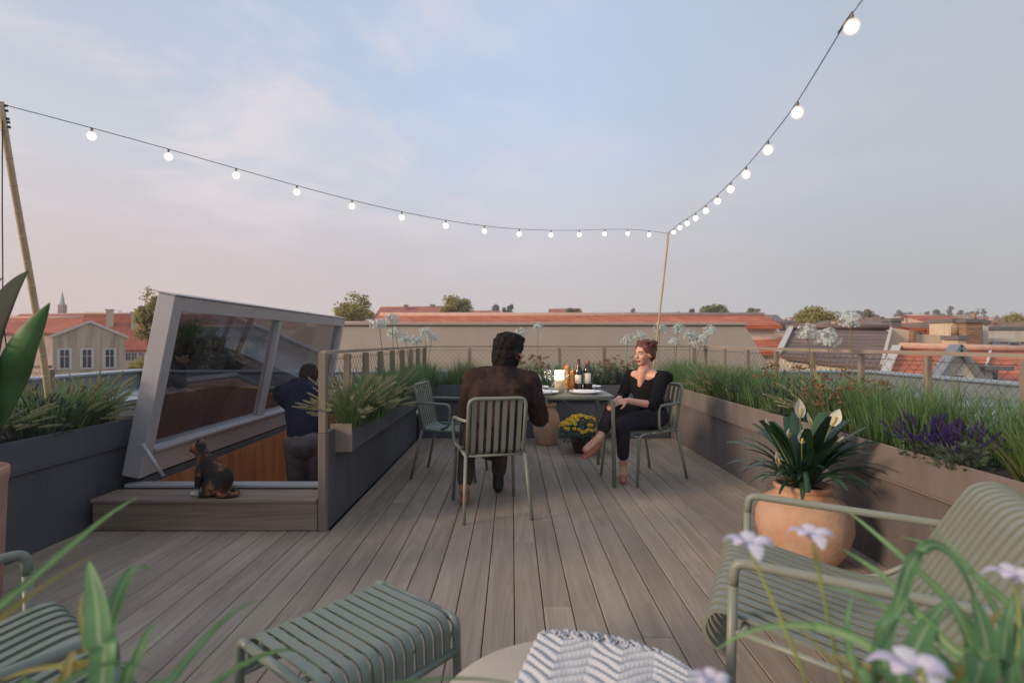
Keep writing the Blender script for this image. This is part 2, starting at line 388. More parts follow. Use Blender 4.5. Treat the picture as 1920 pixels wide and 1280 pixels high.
x3 = N("ShaderNodeMix"); x3.data_type = 'RGBA'; L(cm2.outputs[0], x3.inputs[0]); L(x2.outputs[2], x3.inputs[6]); x3.inputs[7].default_value = (*S(232, 223, 227), 1)
gm = N("ShaderNodeMapRange"); gm.inputs[1].default_value = .35; gm.inputs[2].default_value = .7; gm.inputs[3].default_value = .98; gm.inputs[4].default_value = 1.05; L(n2.outputs["Fac"], gm.inputs[0])
x4 = N("ShaderNodeMix"); x4.data_type = 'RGBA'; x4.blend_type = 'MULTIPLY'; x4.inputs[0].default_value = 1; L(x3.outputs[2], x4.inputs[6]); L(gm.outputs[0], x4.inputs[7])
sky = N("ShaderNodeTexSky"); sky.sky_type = 'NISHITA'; sky.sun_disc = False; sky.sun_elevation = R(19); sky.sun_rotation = R(-114); sky.air_density = 1.5; sky.dust_density = 3
sk = N("ShaderNodeMix"); sk.data_type = 'RGBA'; sk.blend_type = 'MULTIPLY'; sk.inputs[0].default_value = 1; sk.inputs[7].default_value = (.1, .1, .1, 1); L(sky.outputs[0], sk.inputs[6])
x5 = N("ShaderNodeMix"); x5.data_type = 'RGBA'; x5.inputs[0].default_value = .95; L(sk.outputs[2], x5.inputs[6]); L(x4.outputs[2], x5.inputs[7])
L(x5.outputs[2], bg.inputs[0]); bg.inputs[1].default_value = 1.06
sl = bpy.data.lights.new("sun", 'SUN'); so = bpy.data.objects.new("sun", sl); COL.objects.link(so)
sl.energy = 3.0; sl.angle = R(12); sl.color = (1, .76, .55)
sd = Vector((-.88, -.40, .34)).normalized(); so.rotation_euler = (-sd).to_track_quat('-Z', 'Y').to_euler(); so.location = (-30, -15, 20)
scene.view_settings.view_transform = 'Standard'; scene.view_settings.look = 'None'; scene.view_settings.exposure = 0; scene.view_settings.gamma = 1
scene.cycles.max_bounces = 8; scene.cycles.transparent_max_bounces = 24; scene.cycles.sample_clamp_indirect = 6; scene.cycles.use_denoising = True

# ------------------------------------------------------------------ deck
mb = MB(); pitch = .13; x = -2.855 + .006
while x < 2.05:
    y = -1.2 - rnd.random() * 2
    while y < 6.62:
        y2 = min(6.62, y + rnd.choice((5.2, 7.5, 9.0)) + rnd.random())
        ye = min(y2, 3.40) if x + pitch / 2 < -1.2 else y2
        if y2 > -1.2 and ye > max(-1.2, y) + .01: mb.box(x + .0022, x + pitch - .0022, max(-1.2, y) + .002, ye - .002, -.03, 0, .003)
        y = y2
    x += pitch
tag(mb.build("deck", M['deck'], org=(0, 2, 0)), "weathered grey brown timber deck boards running away from the viewer", kind='structure')
mb = MB(); mb.box(-2.95, 2.2, -1.25, 3.40, -.12, -.045); mb.box(-1.22, 2.2, 3.402, 6.75, -.12, -.045)
tag(mb.build("deck_base", M['dark'], org=(0, 2, -.1)), "dark underside beneath the deck boards", kind='structure')

# step in front of the hatch
st = thing("wooden_step", "low weathered timber step below the open roof hatch with the cat on it", "step", (-1.93, 3.45, 0))
mb = MB(); mb.box(-2.655, -1.232, 3.375, 3.415, .004, .178, .003); mb.build("riser", M['deckX'], st, st.location)
mb = MB(); mb.box(-2.66, -1.232, 3.36, 3.46, .18, .205, .004); mb.box(-2.66, -1.232, 3.466, 3.60, .18, .205, .004); mb.build("tread", M['deckX'], st, st.location)

# ------------------------------------------------------------------ planters
def planter(label, boxes_wall, boxes_trough, soil, loc, m, mw=None):
    t = thing("planter", label, "planter", loc)
    mb = MB()
    for (x0, x1, y0, y1, z0, z1) in boxes_wall:
        n_ = max(1, round((y1 - y0) / 1.25))
        for i in range(n_): mb.box(x0, x1, y0 + (y1 - y0) * i / n_ + .002, y0 + (y1 - y0) * (i + 1) / n_ - .002, z0, z1, .003)
    mb.build("base_wall", mw or M["panel_d"], t, loc)
    mb = MB()
    for b in boxes_trough: mb.box(*b, .004)
    mb.build("trough", m, t, loc)
    mb = MB()
    vs = []; (x0, x1, y0, y1, z) = soil; n = max(2, int((y1 - y0) / .08)); k = max(2, int((x1 - x0) / .08))
    vs = [(x0 + (x1 - x0) * i / k, y0 + (y1 - y0) * j / n, z + .015 * noise.noise(Vector((i * 1.3, j * 1.7, 0)))) for j in range(n + 1) for i in range(k + 1)]
    mb.add(vs, [(j * (k + 1) + i, j * (k + 1) + i + 1, (j + 1) * (k + 1) + i + 1, (j + 1) * (k + 1) + i) for j in range(n) for i in range(k)], True)
    mb.build("soil", M['soil'], t, loc)
    return t
def long_trough(xf, xb, y0, y1, z0=.47, z1=.66, t=.012):     # open box, front face at xf
    a, b = min(xf, xb), max(xf, xb)
    return [(a, b, y0, y1, z0, z0 + t), (a, a + t, y0, y1, z0 + t, z1), (b - t, b, y0, y1, z0 + t, z1), (a + t, b - t, y0, y0 + t, z0 + t, z1 - .002), (a + t, b - t, y1 - t, y1, z0 + t, z1 - .002)]
planter("shade-coloured planter along the left deck edge with its far end meeting the hatch",
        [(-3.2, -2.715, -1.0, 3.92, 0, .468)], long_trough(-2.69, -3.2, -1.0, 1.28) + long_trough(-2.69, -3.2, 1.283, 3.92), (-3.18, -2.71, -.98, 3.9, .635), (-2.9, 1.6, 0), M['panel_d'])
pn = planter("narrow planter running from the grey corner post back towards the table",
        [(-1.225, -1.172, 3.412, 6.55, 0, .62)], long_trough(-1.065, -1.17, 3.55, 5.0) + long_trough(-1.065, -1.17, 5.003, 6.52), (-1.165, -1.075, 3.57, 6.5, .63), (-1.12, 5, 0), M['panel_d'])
mb = MB(); mb.box(-1.205, -1.062, 3.535, 3.548, .468, .655, .002); mb.build('lit_end_board', M['post'], pn, (-1.12, 5, 0))  # pale board added so the trough's end face looks lit
planter("planter closing the back of the deck behind the dining table",
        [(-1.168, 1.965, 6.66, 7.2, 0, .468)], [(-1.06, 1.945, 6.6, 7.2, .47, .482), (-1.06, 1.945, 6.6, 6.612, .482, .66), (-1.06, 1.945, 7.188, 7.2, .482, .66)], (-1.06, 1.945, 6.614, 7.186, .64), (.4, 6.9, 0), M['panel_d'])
planter("long taupe planter along the right deck edge behind the peace lily pot",
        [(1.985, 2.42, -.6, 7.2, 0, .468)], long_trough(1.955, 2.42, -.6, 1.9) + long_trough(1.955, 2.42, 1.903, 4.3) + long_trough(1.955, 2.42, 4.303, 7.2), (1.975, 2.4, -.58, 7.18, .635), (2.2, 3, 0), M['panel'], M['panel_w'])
# corner post and panel that ends the stair enclosure
cp = thing("corner_post", "tall pale wooden corner post rising from the deck beside the hatch", "post", (-1.195, 3.386, 0))
mb = MB(); mb.box(-1.223, -1.174, 3.36, 3.41, .0, .62, .003); mb.build("lower_post", M['panel'], cp, cp.location)
mb = MB(); mb.box(-1.221, -1.176, 3.362, 3.408, .622, 1.13, .003); mb.build("upper_post", M['post'], cp, cp.location)

# ------------------------------------------------------------------ railings
def railing(label, a, b, n, zt=1.13, zb=.62, skip_first=False, pw=.045):
    a = Vector(a); b = Vector(b); d = b - a; Ln = d.length; d.normalize(); s = Vector((-d.y, d.x, 0))
    t = thing("railing", label, "railing", (*((a + b) / 2)[:2], zb))
    for i in range(n + 1):
        if i == 0 and skip_first: continue
        p = a + d * (Ln * i / n); m = MB()
        m.box(p.x - pw / 2, p.x + pw / 2, p.y - pw / 2, p.y + pw / 2, zb - .12, zt - .02, .003)
        m.build("post", M['post'], t, t.location)
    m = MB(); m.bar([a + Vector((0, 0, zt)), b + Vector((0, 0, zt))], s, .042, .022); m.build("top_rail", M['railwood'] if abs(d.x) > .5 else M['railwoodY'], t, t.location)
    # diamond wire net
    m = MB(); hgt = zt - .03 - zb; st_ = .075; k = int(Ln / st_) + 1; cell = hgt / 4
    off = s * .028
    for i in range(-int(hgt / st_) - 1, k + 1):
        for sg in (1, -1):
            x0 = i * st_ if sg > 0 else i * st_ + hgt
            x1 = x0 + sg * hgt; z0 = zb; z1 = zb + hgt
            if max(x0, x1) < 0 or min(x0, x1) > Ln: continue
            def cl(x0, z0, x1, z1):
                pts = []
                for xx, zz, xo, zo in ((x0, z0, x1, z1), (x1, z1, x0, z0)):
                    if xx < 0: zz = zz + (zo - zz) * (0 - xx) / (xo - xx); xx = 0
                    if xx > Ln: zz = zz + (zo - zz) * (Ln - xx) / (xo - xx); xx = Ln
                    pts.append((xx, zz))
                return pts
            (xa, za), (xb, zb_) = cl(x0, z0, x1, z1)
            if abs(xa - xb) < .01: continue
            m.tube([a + d * xa + Vector((0, 0, za)) + off, a + d * xb + Vector((0, 0, zb_)) + off], .0013, 3, caps=False)
    for zz in (zt - .05, zb + .02): m.tube([a + off + Vector((0, 0, zz)), b + off + Vector((0, 0, zz))], .002, 4, caps=False)
    m.build("wire_net", M['wire'], t, t.location)
    return t
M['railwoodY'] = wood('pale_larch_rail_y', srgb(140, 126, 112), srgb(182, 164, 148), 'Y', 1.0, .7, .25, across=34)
railing("wooden post railing with wire net beside the hatch, over the narrow planter", (-1.2, 3.40, 0), (-1.2, 7.3, 0), 8, skip_first=True)
railing("wooden railing with wire net across the back of the deck behind the couple", (-1.2, 7.33, 0), (2.5, 7.33, 0), 6)
railing("wooden railing with wire net along the right edge of the deck", (2.5, 7.495, 0), (2.5, 7.495 - .6125 * 14, 0), 14, skip_first=True, pw=.034)
railing("short wooden railing with wire net behind the left planter and the leaning pole", (-4.65, 3.98, 0), (-3.45, 3.98, 0), 2, zt=1.01, zb=.55)

# ------------------------------------------------------------------ own building: roof round the deck cut-out
rf = thing("host_building", "pale zinc roof of the building that carries the terrace", "building", (0, 3, -18))
mb = MB(); mb.box(-6.3, 6.0, -4, 9.0, -18, -2.0); mb.build("wall", None, rf, rf.location)
bpy.data.objects["wall"].data.materials.append(stained('host_plaster', srgb(190, 180, 165), srgb(150, 140, 128)))
mb = MB()
mb.box(-6.4, -5.1, -4.2, 9.2, .30, .42); mb.box(2.53, 6.2, -4.2, 9.2, .36, .48); mb.box(-2.66, 2.53, 7.6, 9.2, .36, .48)
mb.build("roof_sheet", M['zinc'], rf, rf.location)
mb = MB(); mb.box(-5.098, -3.28, -4.2, 9.2, .28, .40); mb.box(-3.278, -2.68, 3.95, 9.2, .28, .40); mb.build("dark_roof_backing", simple("dark_backing_sheet", (.022, .020, .021), .85, .2, 3, .2), rf, rf.location)  # dark sheet added behind the hatch so its glass looks dark
mb = MB()
for q in range(14):
    yy = -3.8 + q * .95
    mb.box(2.9, 6.1, yy, yy + .02, .481, .505); mb.box(-6.3, -5.12, yy, yy + .02, .421, .445)
mb.build("standing_seam", M['zinc'], rf, rf.location)["kind"] = "stuff"
mb = MB()
mb.box(-6.55, -6.38, -4.3, 9.3, .30, .68); mb.box(6.02, 6.2, -4.3, 9.3, .482, .67); mb.box(-6.36, 6.0, 9.15, 9.3, .43, .66)
mb.build("parapet", M['zinc_d'], rf, rf.location)
mb = MB()
mb.box(-6.62, -6.30, -4.35, 9.35, .682, .72, .01); mb.box(5.95, 6.27, -4.35, 9.35, .672, .705, .01); mb.box(-6.28, 5.93, 9.1, 9.37, .662, .70, .01)
mb.build("coping", M['zinc'], rf, rf.location)
mb = MB(); mb.box(-6.4, 6.1, -4.2, -1.3, -.2, .3); mb.box(-6.3, -3.27, -1.3, 9.1, -2, .29); mb.box(2.52, 6.0, -1.3, 9.1, -2, .35); mb.box(-2.6, 2.5, 7.61, 9.1, -2, .35); mb.box(-3.2, 2.5, -1.3, 3.3, -2, -.15); mb.box(-1.17, 2.5, 3.3, 7.5, -2, -.15)
mb.build("roof_body", M['panel_d'], rf, rf.location)

# ------------------------------------------------------------------ roof hatch (tilted glazed lid, curb, stairwell)
def hatch_glass():
    m, nt, N, L, out = newmat('tinted_hatch_glass')
    t = N("ShaderNodeBsdfTransparent"); t.inputs[0].default_value = (.46, .47, .50, 1)
    g = N("ShaderNodeBsdfGlossy"); g.inputs["Roughness"].default_value = .01; g.inputs[0].default_value = (.85, .88, .92, 1)
    mx = N("ShaderNodeMixShader"); mx.inputs[0].default_value = .26; L(t.outputs[0], mx.inputs[1]); L(g.outputs[0], mx.inputs[2]); L(mx.outputs[0], out.inputs[0]); return m
M['pane'] = hatch_glass()
ht = thing("roof_hatch", "tall tilted glazed roof hatch standing open above the stairwell", "roof hatch", (-2.5, 5.4, .26))
# lid frame: u along Y, v up the lid (leaning to +X), depth away from the deck
B0 = Vector((-2.54, 0, .265)); T0 = Vector((-2.29, 0, 1.51)); vdir = (T0 - B0); VL = vdir.length; vdir.normalize(); ndir = Vector((vdir.z, 0, -vdir.x)).normalized()  # ndir faces the deck
def LP(y, v, n): return B0 + vdir * v + ndir * n + Vector((0, y, 0))
def lidbox(mb, y0, y1, v0, v1, n0, n1):
    vs = [LP(y, v, n) for n in (n0, n1) for v in (v0, v1) for y in (y0, y1)]
    mb.add(vs, [(0, 2, 3, 1), (4, 5, 7, 6), (0, 1, 5, 4), (2, 6, 7, 3), (0, 4, 6, 2), (1, 3, 7, 5)])
ya, yb = 3.63, 7.33
mb = MB()
lidbox(mb, ya, ya + .10, 0, VL, -.12, 0)
lidbox(mb, yb - .10, yb, 0, VL, -.12, 0)
lidbox(mb, ya + .101, yb - .101, VL - .105, VL, -.12, 0)
lidbox(mb, ya + .101, yb - .101, 0, .17, -.12, -.004)
lidbox(mb, ya + .101, yb - .101, .171, .195, -.10, .025)
lidbox(mb, ya - .01, yb + .01, VL + .001, VL + .012, -.13, .012)
mb.build("lid_frame", M['alu'], ht, ht.location, bevel=.004)
mb = MB(); lidbox(mb, 5.33, 5.40, .196, VL - .106, -.09, -.01); mb.build("mullion", M['alu'], ht, ht.location, bevel=.003)
for (p, q) in ((ya + .102, 5.329), (5.401, yb - .102)):
    mb = MB(); lidbox(mb, p, q, .196, VL - .106, -.056, -.048); mb.build("pane", M['pane'], ht, ht.location)
mb = MB()   # curb round the opening
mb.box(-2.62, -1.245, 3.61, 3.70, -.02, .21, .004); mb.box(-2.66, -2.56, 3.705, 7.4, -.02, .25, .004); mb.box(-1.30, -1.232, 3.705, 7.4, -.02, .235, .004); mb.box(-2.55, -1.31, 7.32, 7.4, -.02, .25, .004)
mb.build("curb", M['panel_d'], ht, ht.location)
mb = MB(); mb.box(-2.62, -1.245, 3.60, 3.69, .212, .235, .004); mb.box(-1.32, -1.235, 3.705, 7.38, .237, .258, .004); mb.build("curb_trim", M['alu'], ht, ht.location)
mb = MB(); mb.tube([P(267, 832, 3.60), P(307, 893, 3.605)], .013, 8)
mb.build("stay", M['alu'], ht, ht.location)
M['oak'] = wood('warm_oak_panel', srgb(150, 92, 58), srgb(200, 138, 92), 'Z', .7, .4, .1, across=10)
mb = MB()
mb.box(-2.54, -1.31, 7.22, 7.315, -3.0, .20); mb.box(-1.345, -1.305, 3.72, 7.21, -3.0, .20); mb.box(-2.55, -2.52, 3.72, 7.21, -3, .20); mb.box(-2.5, -1.35, 3.71, 3.74, -3, .18)
mb.build("stairwell_panel", M['oak'], ht, ht.location)
mb = MB()
for i in range(11):
    mb.box(-2.515, -1.35, 3.75 + i * .25, 4.05 + i * .25, -.22 - i * .19, -.18 - i * .19, .004)
mb.build("stair_tread", M['oak'], ht, ht.location)
mb = MB(); mb.box(-2.6, -1.25, 3.6, 7.4, -3.1, -3.02); mb.build("stairwell_floor", M['oak'], ht, ht.location)
# lit wall lamp inside the stairwell
wl = thing("stair_lamp", "lit wall lamp glowing warm inside the stairwell below the hatch", "lamp", (-1.42, 6.2, -.75))
mb = MB(); mb.lathe([(0, -.09), (.06, -.085), (.065, 0), (.06, .085), (0, .09)], (-1.42, 6.2, -.75), 16); mb.build("shade", emit('stair_lamp_glow', (1, .64, .34), 8), wl, wl.location)
mb = MB(); mb.lathe([(0, 0), (.035, 0), (.035, .02), (0, .02)], (-1.42, 6.2, -.64), 12); mb.box(-1.41, -1.346, 6.19, 6.21, -.65, -.63); mb.build("bracket", M['alu'], wl, wl.location)
# ------------------------------------------------------------------ dining armchairs
def dining_chair(label, frame_m, loc, rz):
    t = thing("dining_chair", label, "chair", loc, rz, "slatted armchairs round the dining table")
    for s in (-1, 1):
        mb = MB(); mb.tube([(s * .205, -.205, .43), (s * .23, -.30, .004)], .0125, 10); mb.build("leg", frame_m, t)
        mb = MB(); mb.tube(fillet([(s * .21, .10, .425), (s * .218, .235, .42), (s * .235, .275, .004)], .05), .0125, 10); mb.build("leg", frame_m, t)
        mb = MB(); mb.tube(fillet([(s * .195, -.255, .67), (s * .225, -.20, .668), (s * .262, .06, .66), (s * .255, .05, .475), (s * .207, -.03, .44)], .045), .0115, 10); mb.build("armrest", frame_m, t)
    mb = MB(); mb.tube([(-.205, -.205, .432), (-.21, .10, .425)], .012, 8); mb.tube([(.205, -.205, .432), (.21, .10, .425)], .012, 8)
    mb.tube([(-.21, .235, .405), (.21, .235, .405)], .009, 8); mb.tube([(-.2, -.195, .425), (.2, -.195, .425)], .009, 8); mb.tube([(-.21, .02, .415), (.21, .02, .415)], .009, 8)
    mb.build("seat_frame", frame_m, t)
    mb = MB(); mb.tube(fillet([(-.195, -.20, .44), (-.195, -.285, .82), (.195, -.285, .82), (.195, -.20, .44)], .055, 7), .0125, 10); mb.build("back_frame", frame_m, t)
    sb = spline([(0, -.17, .432), (0, -.195, .455), (0, -.212, .51), (0, -.274, .78), (0, -.281, .812)], 5)
    ss = spline([(0, .245, .385), (0, .268, .405), (0, .258, .43), (0, .20, .436), (0, .04, .422), (0, -.12, .42), (0, -.168, .431)], 5)
    m1 = MB(); m2 = MB()
    for i in range(7):
        x = -.156 + i * .052
        m1.bar([p + Vector((x, 0, 0)) for p in sb], (1, 0, 0), .030, .004)
        m2.bar([p + Vector((x, 0, 0)) for p in ss], (1, 0, 0), .030, .004)
    m1.build("backrest", frame_m, t); m2.build("seat", frame_m, t)
    return t
def face(dx, dy): return math.atan2(-dx, dy)     # rotation that turns local +Y to (dx, dy)
def chair_at(rear_mid, f, label, m):
    f = Vector((*f, 0)).normalized(); o = Vector((*rear_mid, 0)) + f * .30
    return dining_chair(label, m, (o.x, o.y, 0), face(f.x, f.y))
ch1 = chair_at((-.09, 3.54), (-.22, .975), "olive slatted armchair carrying the person in the brown jacket, back to the viewer", M['olive'])
ch2 = chair_at((1.418, 4.865), (-.875, -.485), "olive slatted armchair carrying the woman in black, right of the table", M['olive'])
ch3 = chair_at((-.84, 4.86), (.985, -.17), "empty bluish green slatted armchair left of the table beside the narrow planter", M['olive_b'])

# ------------------------------------------------------------------ dining table
tb = thing("dining_table", "square olive metal table laid for dinner in front of the back planter", "table", (.36, 4.80, 0))
tx0, tx1, ty0, ty1, tz = -.12, .84, 4.36, 5.22, .755
for xx, sx in ((tx0, -1), (tx1, 1)):
    for yy in (ty0 + .02, ty1 - .02):
        mb = MB(); mb.tube(fillet([(xx - sx * .14, yy, tz - .02), (xx - sx * .012, yy, tz - .025), (xx, yy, .004)], .05), .0165, 10); mb.build("leg", M['olive'], tb, tb.location)
mb = MB(); n_ = 12
for i in range(n_):
    yy = ty0 + .03 + i * (ty1 - ty0 - .06) / (n_ - 1)
    mb.bar([(tx0 + .005, yy, tz - .004), (tx1 - .005, yy, tz - .004)], (0, 1, 0), .058, .008)
mb.tube([(tx0 + .02, ty0 + .015, tz - .018), (tx1 - .02, ty0 + .015, tz - .018)], .0155, 10); mb.tube([(tx0 + .02, ty1 - .015, tz - .018), (tx1 - .02, ty1 - .015, tz - .018)], .0155, 10)
mb.build("table_top", M['olive'], tb, tb.location)

def plate(label, c, r=.135):
    t = thing("dinner_plate", label, "plate", c, 0, "white plates on the dining table")
    mb = MB(); mb.lathe([(0, .003), (r * .6, .003), (r * .68, .008), (r, .022), (r + .003, .024), (r, .018), (r * .7, .002), (r * .55, 0), (0, 0)], (0, 0, 0), 32); mb.build("plate_dish", M['white'], t)
    mb = MB(); vs = []; n = 10
    a0 = rnd.random() * 3
    for j in range(n + 1):
        for i in range(n + 1):
            u = (i / n - .5) * .13; v = (j / n - .5) * .19
            z = .017 + .008 * math.sin(i * 1.1 + j * .6) * math.cos(j * .9) + (.012 if abs(u) < .02 else 0)
            vs.append((u * math.cos(a0) - v * math.sin(a0), u * math.sin(a0) + v * math.cos(a0), z))
    return t, (vs, n)
def napkin(label, c, vs, n):
    mb = MB(); mb.add([(x + c[0], y + c[1], z + c[2]) for x, y, z in vs], [(j * (n + 1) + i, j * (n + 1) + i + 1, (j + 1) * (n + 1) + i + 1, (j + 1) * (n + 1) + i) for j in range(n) for i in range(n)], True)
    o = mb.build("napkin", M['linen'], org=c); so_ = o.modifiers.new("thick", 'SOLIDIFY'); so_.thickness = .004
    tag(o, label, "napkin", "folded white napkins on the plates")
for i, (px, py, Y, lp, ln_) in enumerate([(1097, 733, 4.55, "white plate nearest the woman in black", "folded white napkin on the plate nearest the woman"),
                                 (1018, 733, 4.52, "white plate at the near edge of the table beside the brown jacket", "folded white napkin on the plate beside the brown jacket"),
                                 (1100, 723, 5.06, "white plate at the far edge of the table behind the bottles", "folded white napkin on the plate behind the bottles"),
                                 (1002, 722, 5.0, "white plate at the far left of the table by the empty chair", "folded white napkin on the far left plate")]):
    c = (P(px, py, Y).x, Y, tz + .001)
    t, (vs, n) = plate(lp, c); napkin(ln_, (c[0], c[1], tz + .004), vs, n)
def wineglass(label, c, hh=.20):
    t = thing("wine_glass", label, "wine glass", c, 0, "stemmed glasses on the dining table")
    mb = MB(); mb.lathe([(0, .0), (.034, .0), (.034, .003), (.006, .006), (.0035, .02), (.0035, .095), (.01, .103)], (0, 0, 0), 20); mb.build("stem", M['glass'], t)
    mb = MB(); mb.lathe([(.008, .103), (.03, .115), (.044, .14), (.046, .165), (.040, .20)], (0, 0, 0), 24); o = mb.build("bowl", M['glass'], t)
    q = o.modifiers.new("thick", 'SOLIDIFY'); q.thickness = .0015
wineglass("stemmed wine glass, left one of the pair left of the glowing lamp", (P(1026, 720, 4.70).x, 4.70, tz + .001))
wineglass("stemmed wine glass touching the left side of the glowing lamp", (P(1034, 720, 4.62).x, 4.62, tz + .001))
wineglass("stemmed wine glass between the glowing lamp and the pepper mill", (P(1061, 720, 4.74).x, 4.74, tz + .001))
t = thing("water_tumbler", "low clear tumbler at the front of the table below the lamp", "tumbler", (P(1056, 735, 4.42).x, 4.43, tz + .001))
mb = MB(); mb.lathe([(0, .006), (.030, .006), (.036, .075), (.038, .076), (.034, 0), (0, 0)], (0, 0, 0), 20); mb.build("glass_cup", M['glass'], t)
# lamp
lp_ = thing("table_lamp", "fluted table lamp with a glowing cylindrical shade amid the plates", "lamp", (P(1047, 700, 4.62).x + .01, 4.66, tz + .001))
mb = MB(); prof = [(0, 0), (.037, 0), (.037, .105), (.012, .108), (.012, .12)]
mb.lathe(prof, (0, 0, 0), 24)
for k in range(24):
    a = 2 * PI * k / 24; mb.tube([(.037 * math.cos(a), .037 * math.sin(a), .004), (.037 * math.cos(a), .037 * math.sin(a), .104)], .0038, 6)
mb.build("lamp_base", M['lampbase'], lp_)
mb = MB(); mb.lathe([(.0, .112), (.042, .112), (.044, .116), (.040, .186), (.034, .192), (.0, .194)], (0, 0, 0), 28); mb.build("lamp_shade", M['lampshade'], lp_)
ll = bpy.data.lights.new("lamp_light", 'POINT'); llo = bpy.data.objects.new("lamp_light", ll); COL.objects.link(llo); llo.parent = lp_; llo.location = (0, 0, .26); ll.energy = 1.6; ll.color = (1, .72, .42); ll.shadow_soft_size = .05
def mill(label, c, s):
    t = thing("pepper_mill", label, "pepper mill", c, 0, "wooden mills beside the lamp")
    mb = MB(); mb.lathe([(0, 0), (.030 * s, 0), (.031 * s, .03 * s), (.027 * s, .045 * s), (.031 * s, .05 * s), (.029 * s, .075 * s), (.019 * s, .11 * s), (.017 * s, .13 * s), (.026 * s, .165 * s), (.027 * s, .172 * s), (0, .172 * s)], (0, 0, 0), 24); mb.build("mill_body", M['mill'], t)
    mb = MB(); mb.lathe([(0, .1725 * s), (.022 * s, .1725 * s), (.026 * s, .185 * s), (.020 * s, .20 * s), (.006, .205 * s), (.007, .215 * s), (0, .218 * s)], (0, 0, 0), 24); mb.build("mill_head", M['mill'], t)
mill("taller turned wooden pepper mill right of the glowing lamp", (P(1064, 715, 4.84).x, 4.86, tz + .001), 1.12)
mill("shorter turned wooden mill between the taller mill and the bottles", (P(1074, 715, 4.74).x, 4.75, tz + .001), .92)
def bottle(label, c, r, hsh, hn, m, mf, lab, fat):
    t = thing("wine_bottle", label, "bottle", c)
    mb = MB(); mb.lathe([(0, 0), (r, 0), (r, hsh), (r * .93, hsh + .02), (r * .55, hsh + .045), (.0145, hsh + .065), (.0138, hn), (0, hn)], (0, 0, 0), 28); mb.build("glass_body", m, t)
    mb = MB(); mb.lathe([(.0152, hn - (.07 if not fat else .03)), (.0156 if not fat else .02, hn - (.068 if not fat else .028)), (.0155 if not fat else .02, hn + .002), (0, hn + .003)], (0, 0, 0), 20); mb.build("cap", mf, t)
    if lab:
        mb = MB(); n = 14; vs = []
        for zz in (.075, hsh - .02):
            for i in range(n + 1):
                a = R(-172 + i * 118 / n); vs.append(((r + .0008) * math.cos(a), (r + .0008) * math.sin(a), zz))
        mb.add(vs, [(i, i + 1, n + 2 + i, n + 1 + i) for i in range(n)], True); o = mb.build("label", M['paper'], t); q = o.modifiers.new("thick", 'SOLIDIFY'); q.thickness = .0006; q.offset = 1
bottle("slim dark wine bottle with a dark red foil neck", (P(1085, 720, 4.72).x, 4.72, tz + .001), .034, .17, .285, M['bottle'], M['foil'], True, False)
bottle("stout brown bottle with a copper stopper and pale label", (P(1102, 720, 4.74).x, 4.74, tz + .001), .041, .185, .27, M['bottle_b'], M['foil_r'], True, True)
def cutlery(c, a, label):
    mb = MB(); d = Vector((math.cos(a), math.sin(a), 0)); s = Vector((-d.y, d.x, 0))
    mb.bar([Vector(c) - d * .09, Vector(c) + d * .0, Vector(c) + d * .02], s, .010, .002); mb.bar([Vector(c) + d * .021, Vector(c) + d * .06, Vector(c) + d * .1], s, .018, .0015)
    tag(mb.build("table_knife", M['alu'], org=c), label, "knife")
cutlery((P(1090, 735, 4.41).x, 4.405, tz + .003), .1, "steel knife lying along the near edge of the table in front of the plate")

# ------------------------------------------------------------------ lounge chairs
def lounge_chair(label, m, loc, rz, group):
    """local: x across, +y towards the front, origin between the front legs on the deck"""
    t = thing("lounge_chair", label, "lounge chair", loc, rz, group)
    hw = .375
    for s in (-1, 1):
        mb = MB(); mb.tube([(s * hw, .0, .50), (s * hw, .012, .004)], .0145, 10); mb.build("leg", m, t)
        mb = MB(); mb.tube([(s * hw, -.80, .43), (s * hw, -.84, .004)], .0145, 10); mb.build("leg", m, t)
        mb = MB(); mb.tube(fillet([(s * hw, .0, .49), (s * hw, -.004, .558), (s * hw, -.74, .535), (s * hw, -.80, .42)], .06, 7), .0148, 10); mb.build("armrest", m, t)
    mb = MB()
    for (y, z) in ((-.03, .355), (-.40, .285), (-.60, .40)): mb.tube([(-hw, y, z), (hw, y, z)], .0115, 8)
    for s in (-1, 1):
        mb.tube(fillet([(s * hw, -.004, .355), (s * hw, -.42, .285), (s * hw, -.62, .42), (s * hw, -.70, .535)], .08), .011, 8)
    mb.build("seat_frame", m, t)
    seat = spline([(0, .02, .265), (0, .062, .285), (0, .085, .33), (0, .068, .378), (0, .02, .392), (0, -.14, .36), (0, -.34, .318), (0, -.44, .312)], 6)
    back = spline([(0, -.441, .312), (0, -.50, .328), (0, -.56, .40), (0, -.63, .53), (0, -.70, .655), (0, -.735, .695), (0, -.785, .708), (0, -.83, .69), (0, -.85, .645)], 6)
    m1 = MB(); m2 = MB(); n = 14
    for i in range(n):
        x = -.335 + i * .67 / (n - 1)
        m1.bar([p + Vector((x, 0, 0)) for p in seat], (1, 0, 0), .0285, .012)
        m2.bar([p + Vector((x, 0, 0)) for p in back], (1, 0, 0), .0285, .012)
    m1.build("seat", m, t); m2.build("backrest", m, t)
    return t
a1 = Z(1374, 1053, .56); a2 = Z(1402, 926, .56)
mid = (a1 + a2) / 2; dd = (a2 - a1); f = Vector((-dd.y, dd.x, 0)).normalized()
lounge_chair("olive slatted lounge chair at the right in front of the peace lily", M['olive'], (mid.x, mid.y, 0), face(f.x, f.y), "slatted lounge chairs")
b1 = Z(52, 1034, .56); b2 = Z(210, 1184, .56)
mid = (b1 + b2) / 2; dd = (b2 - b1); f = Vector((-dd.y, dd.x, 0)).normalized()
lounge_chair("bluish green slatted lounge chair in the near left corner of the deck", M['olive_b'], (mid.x, mid.y, 0), face(f.x, f.y), "slatted lounge chairs")

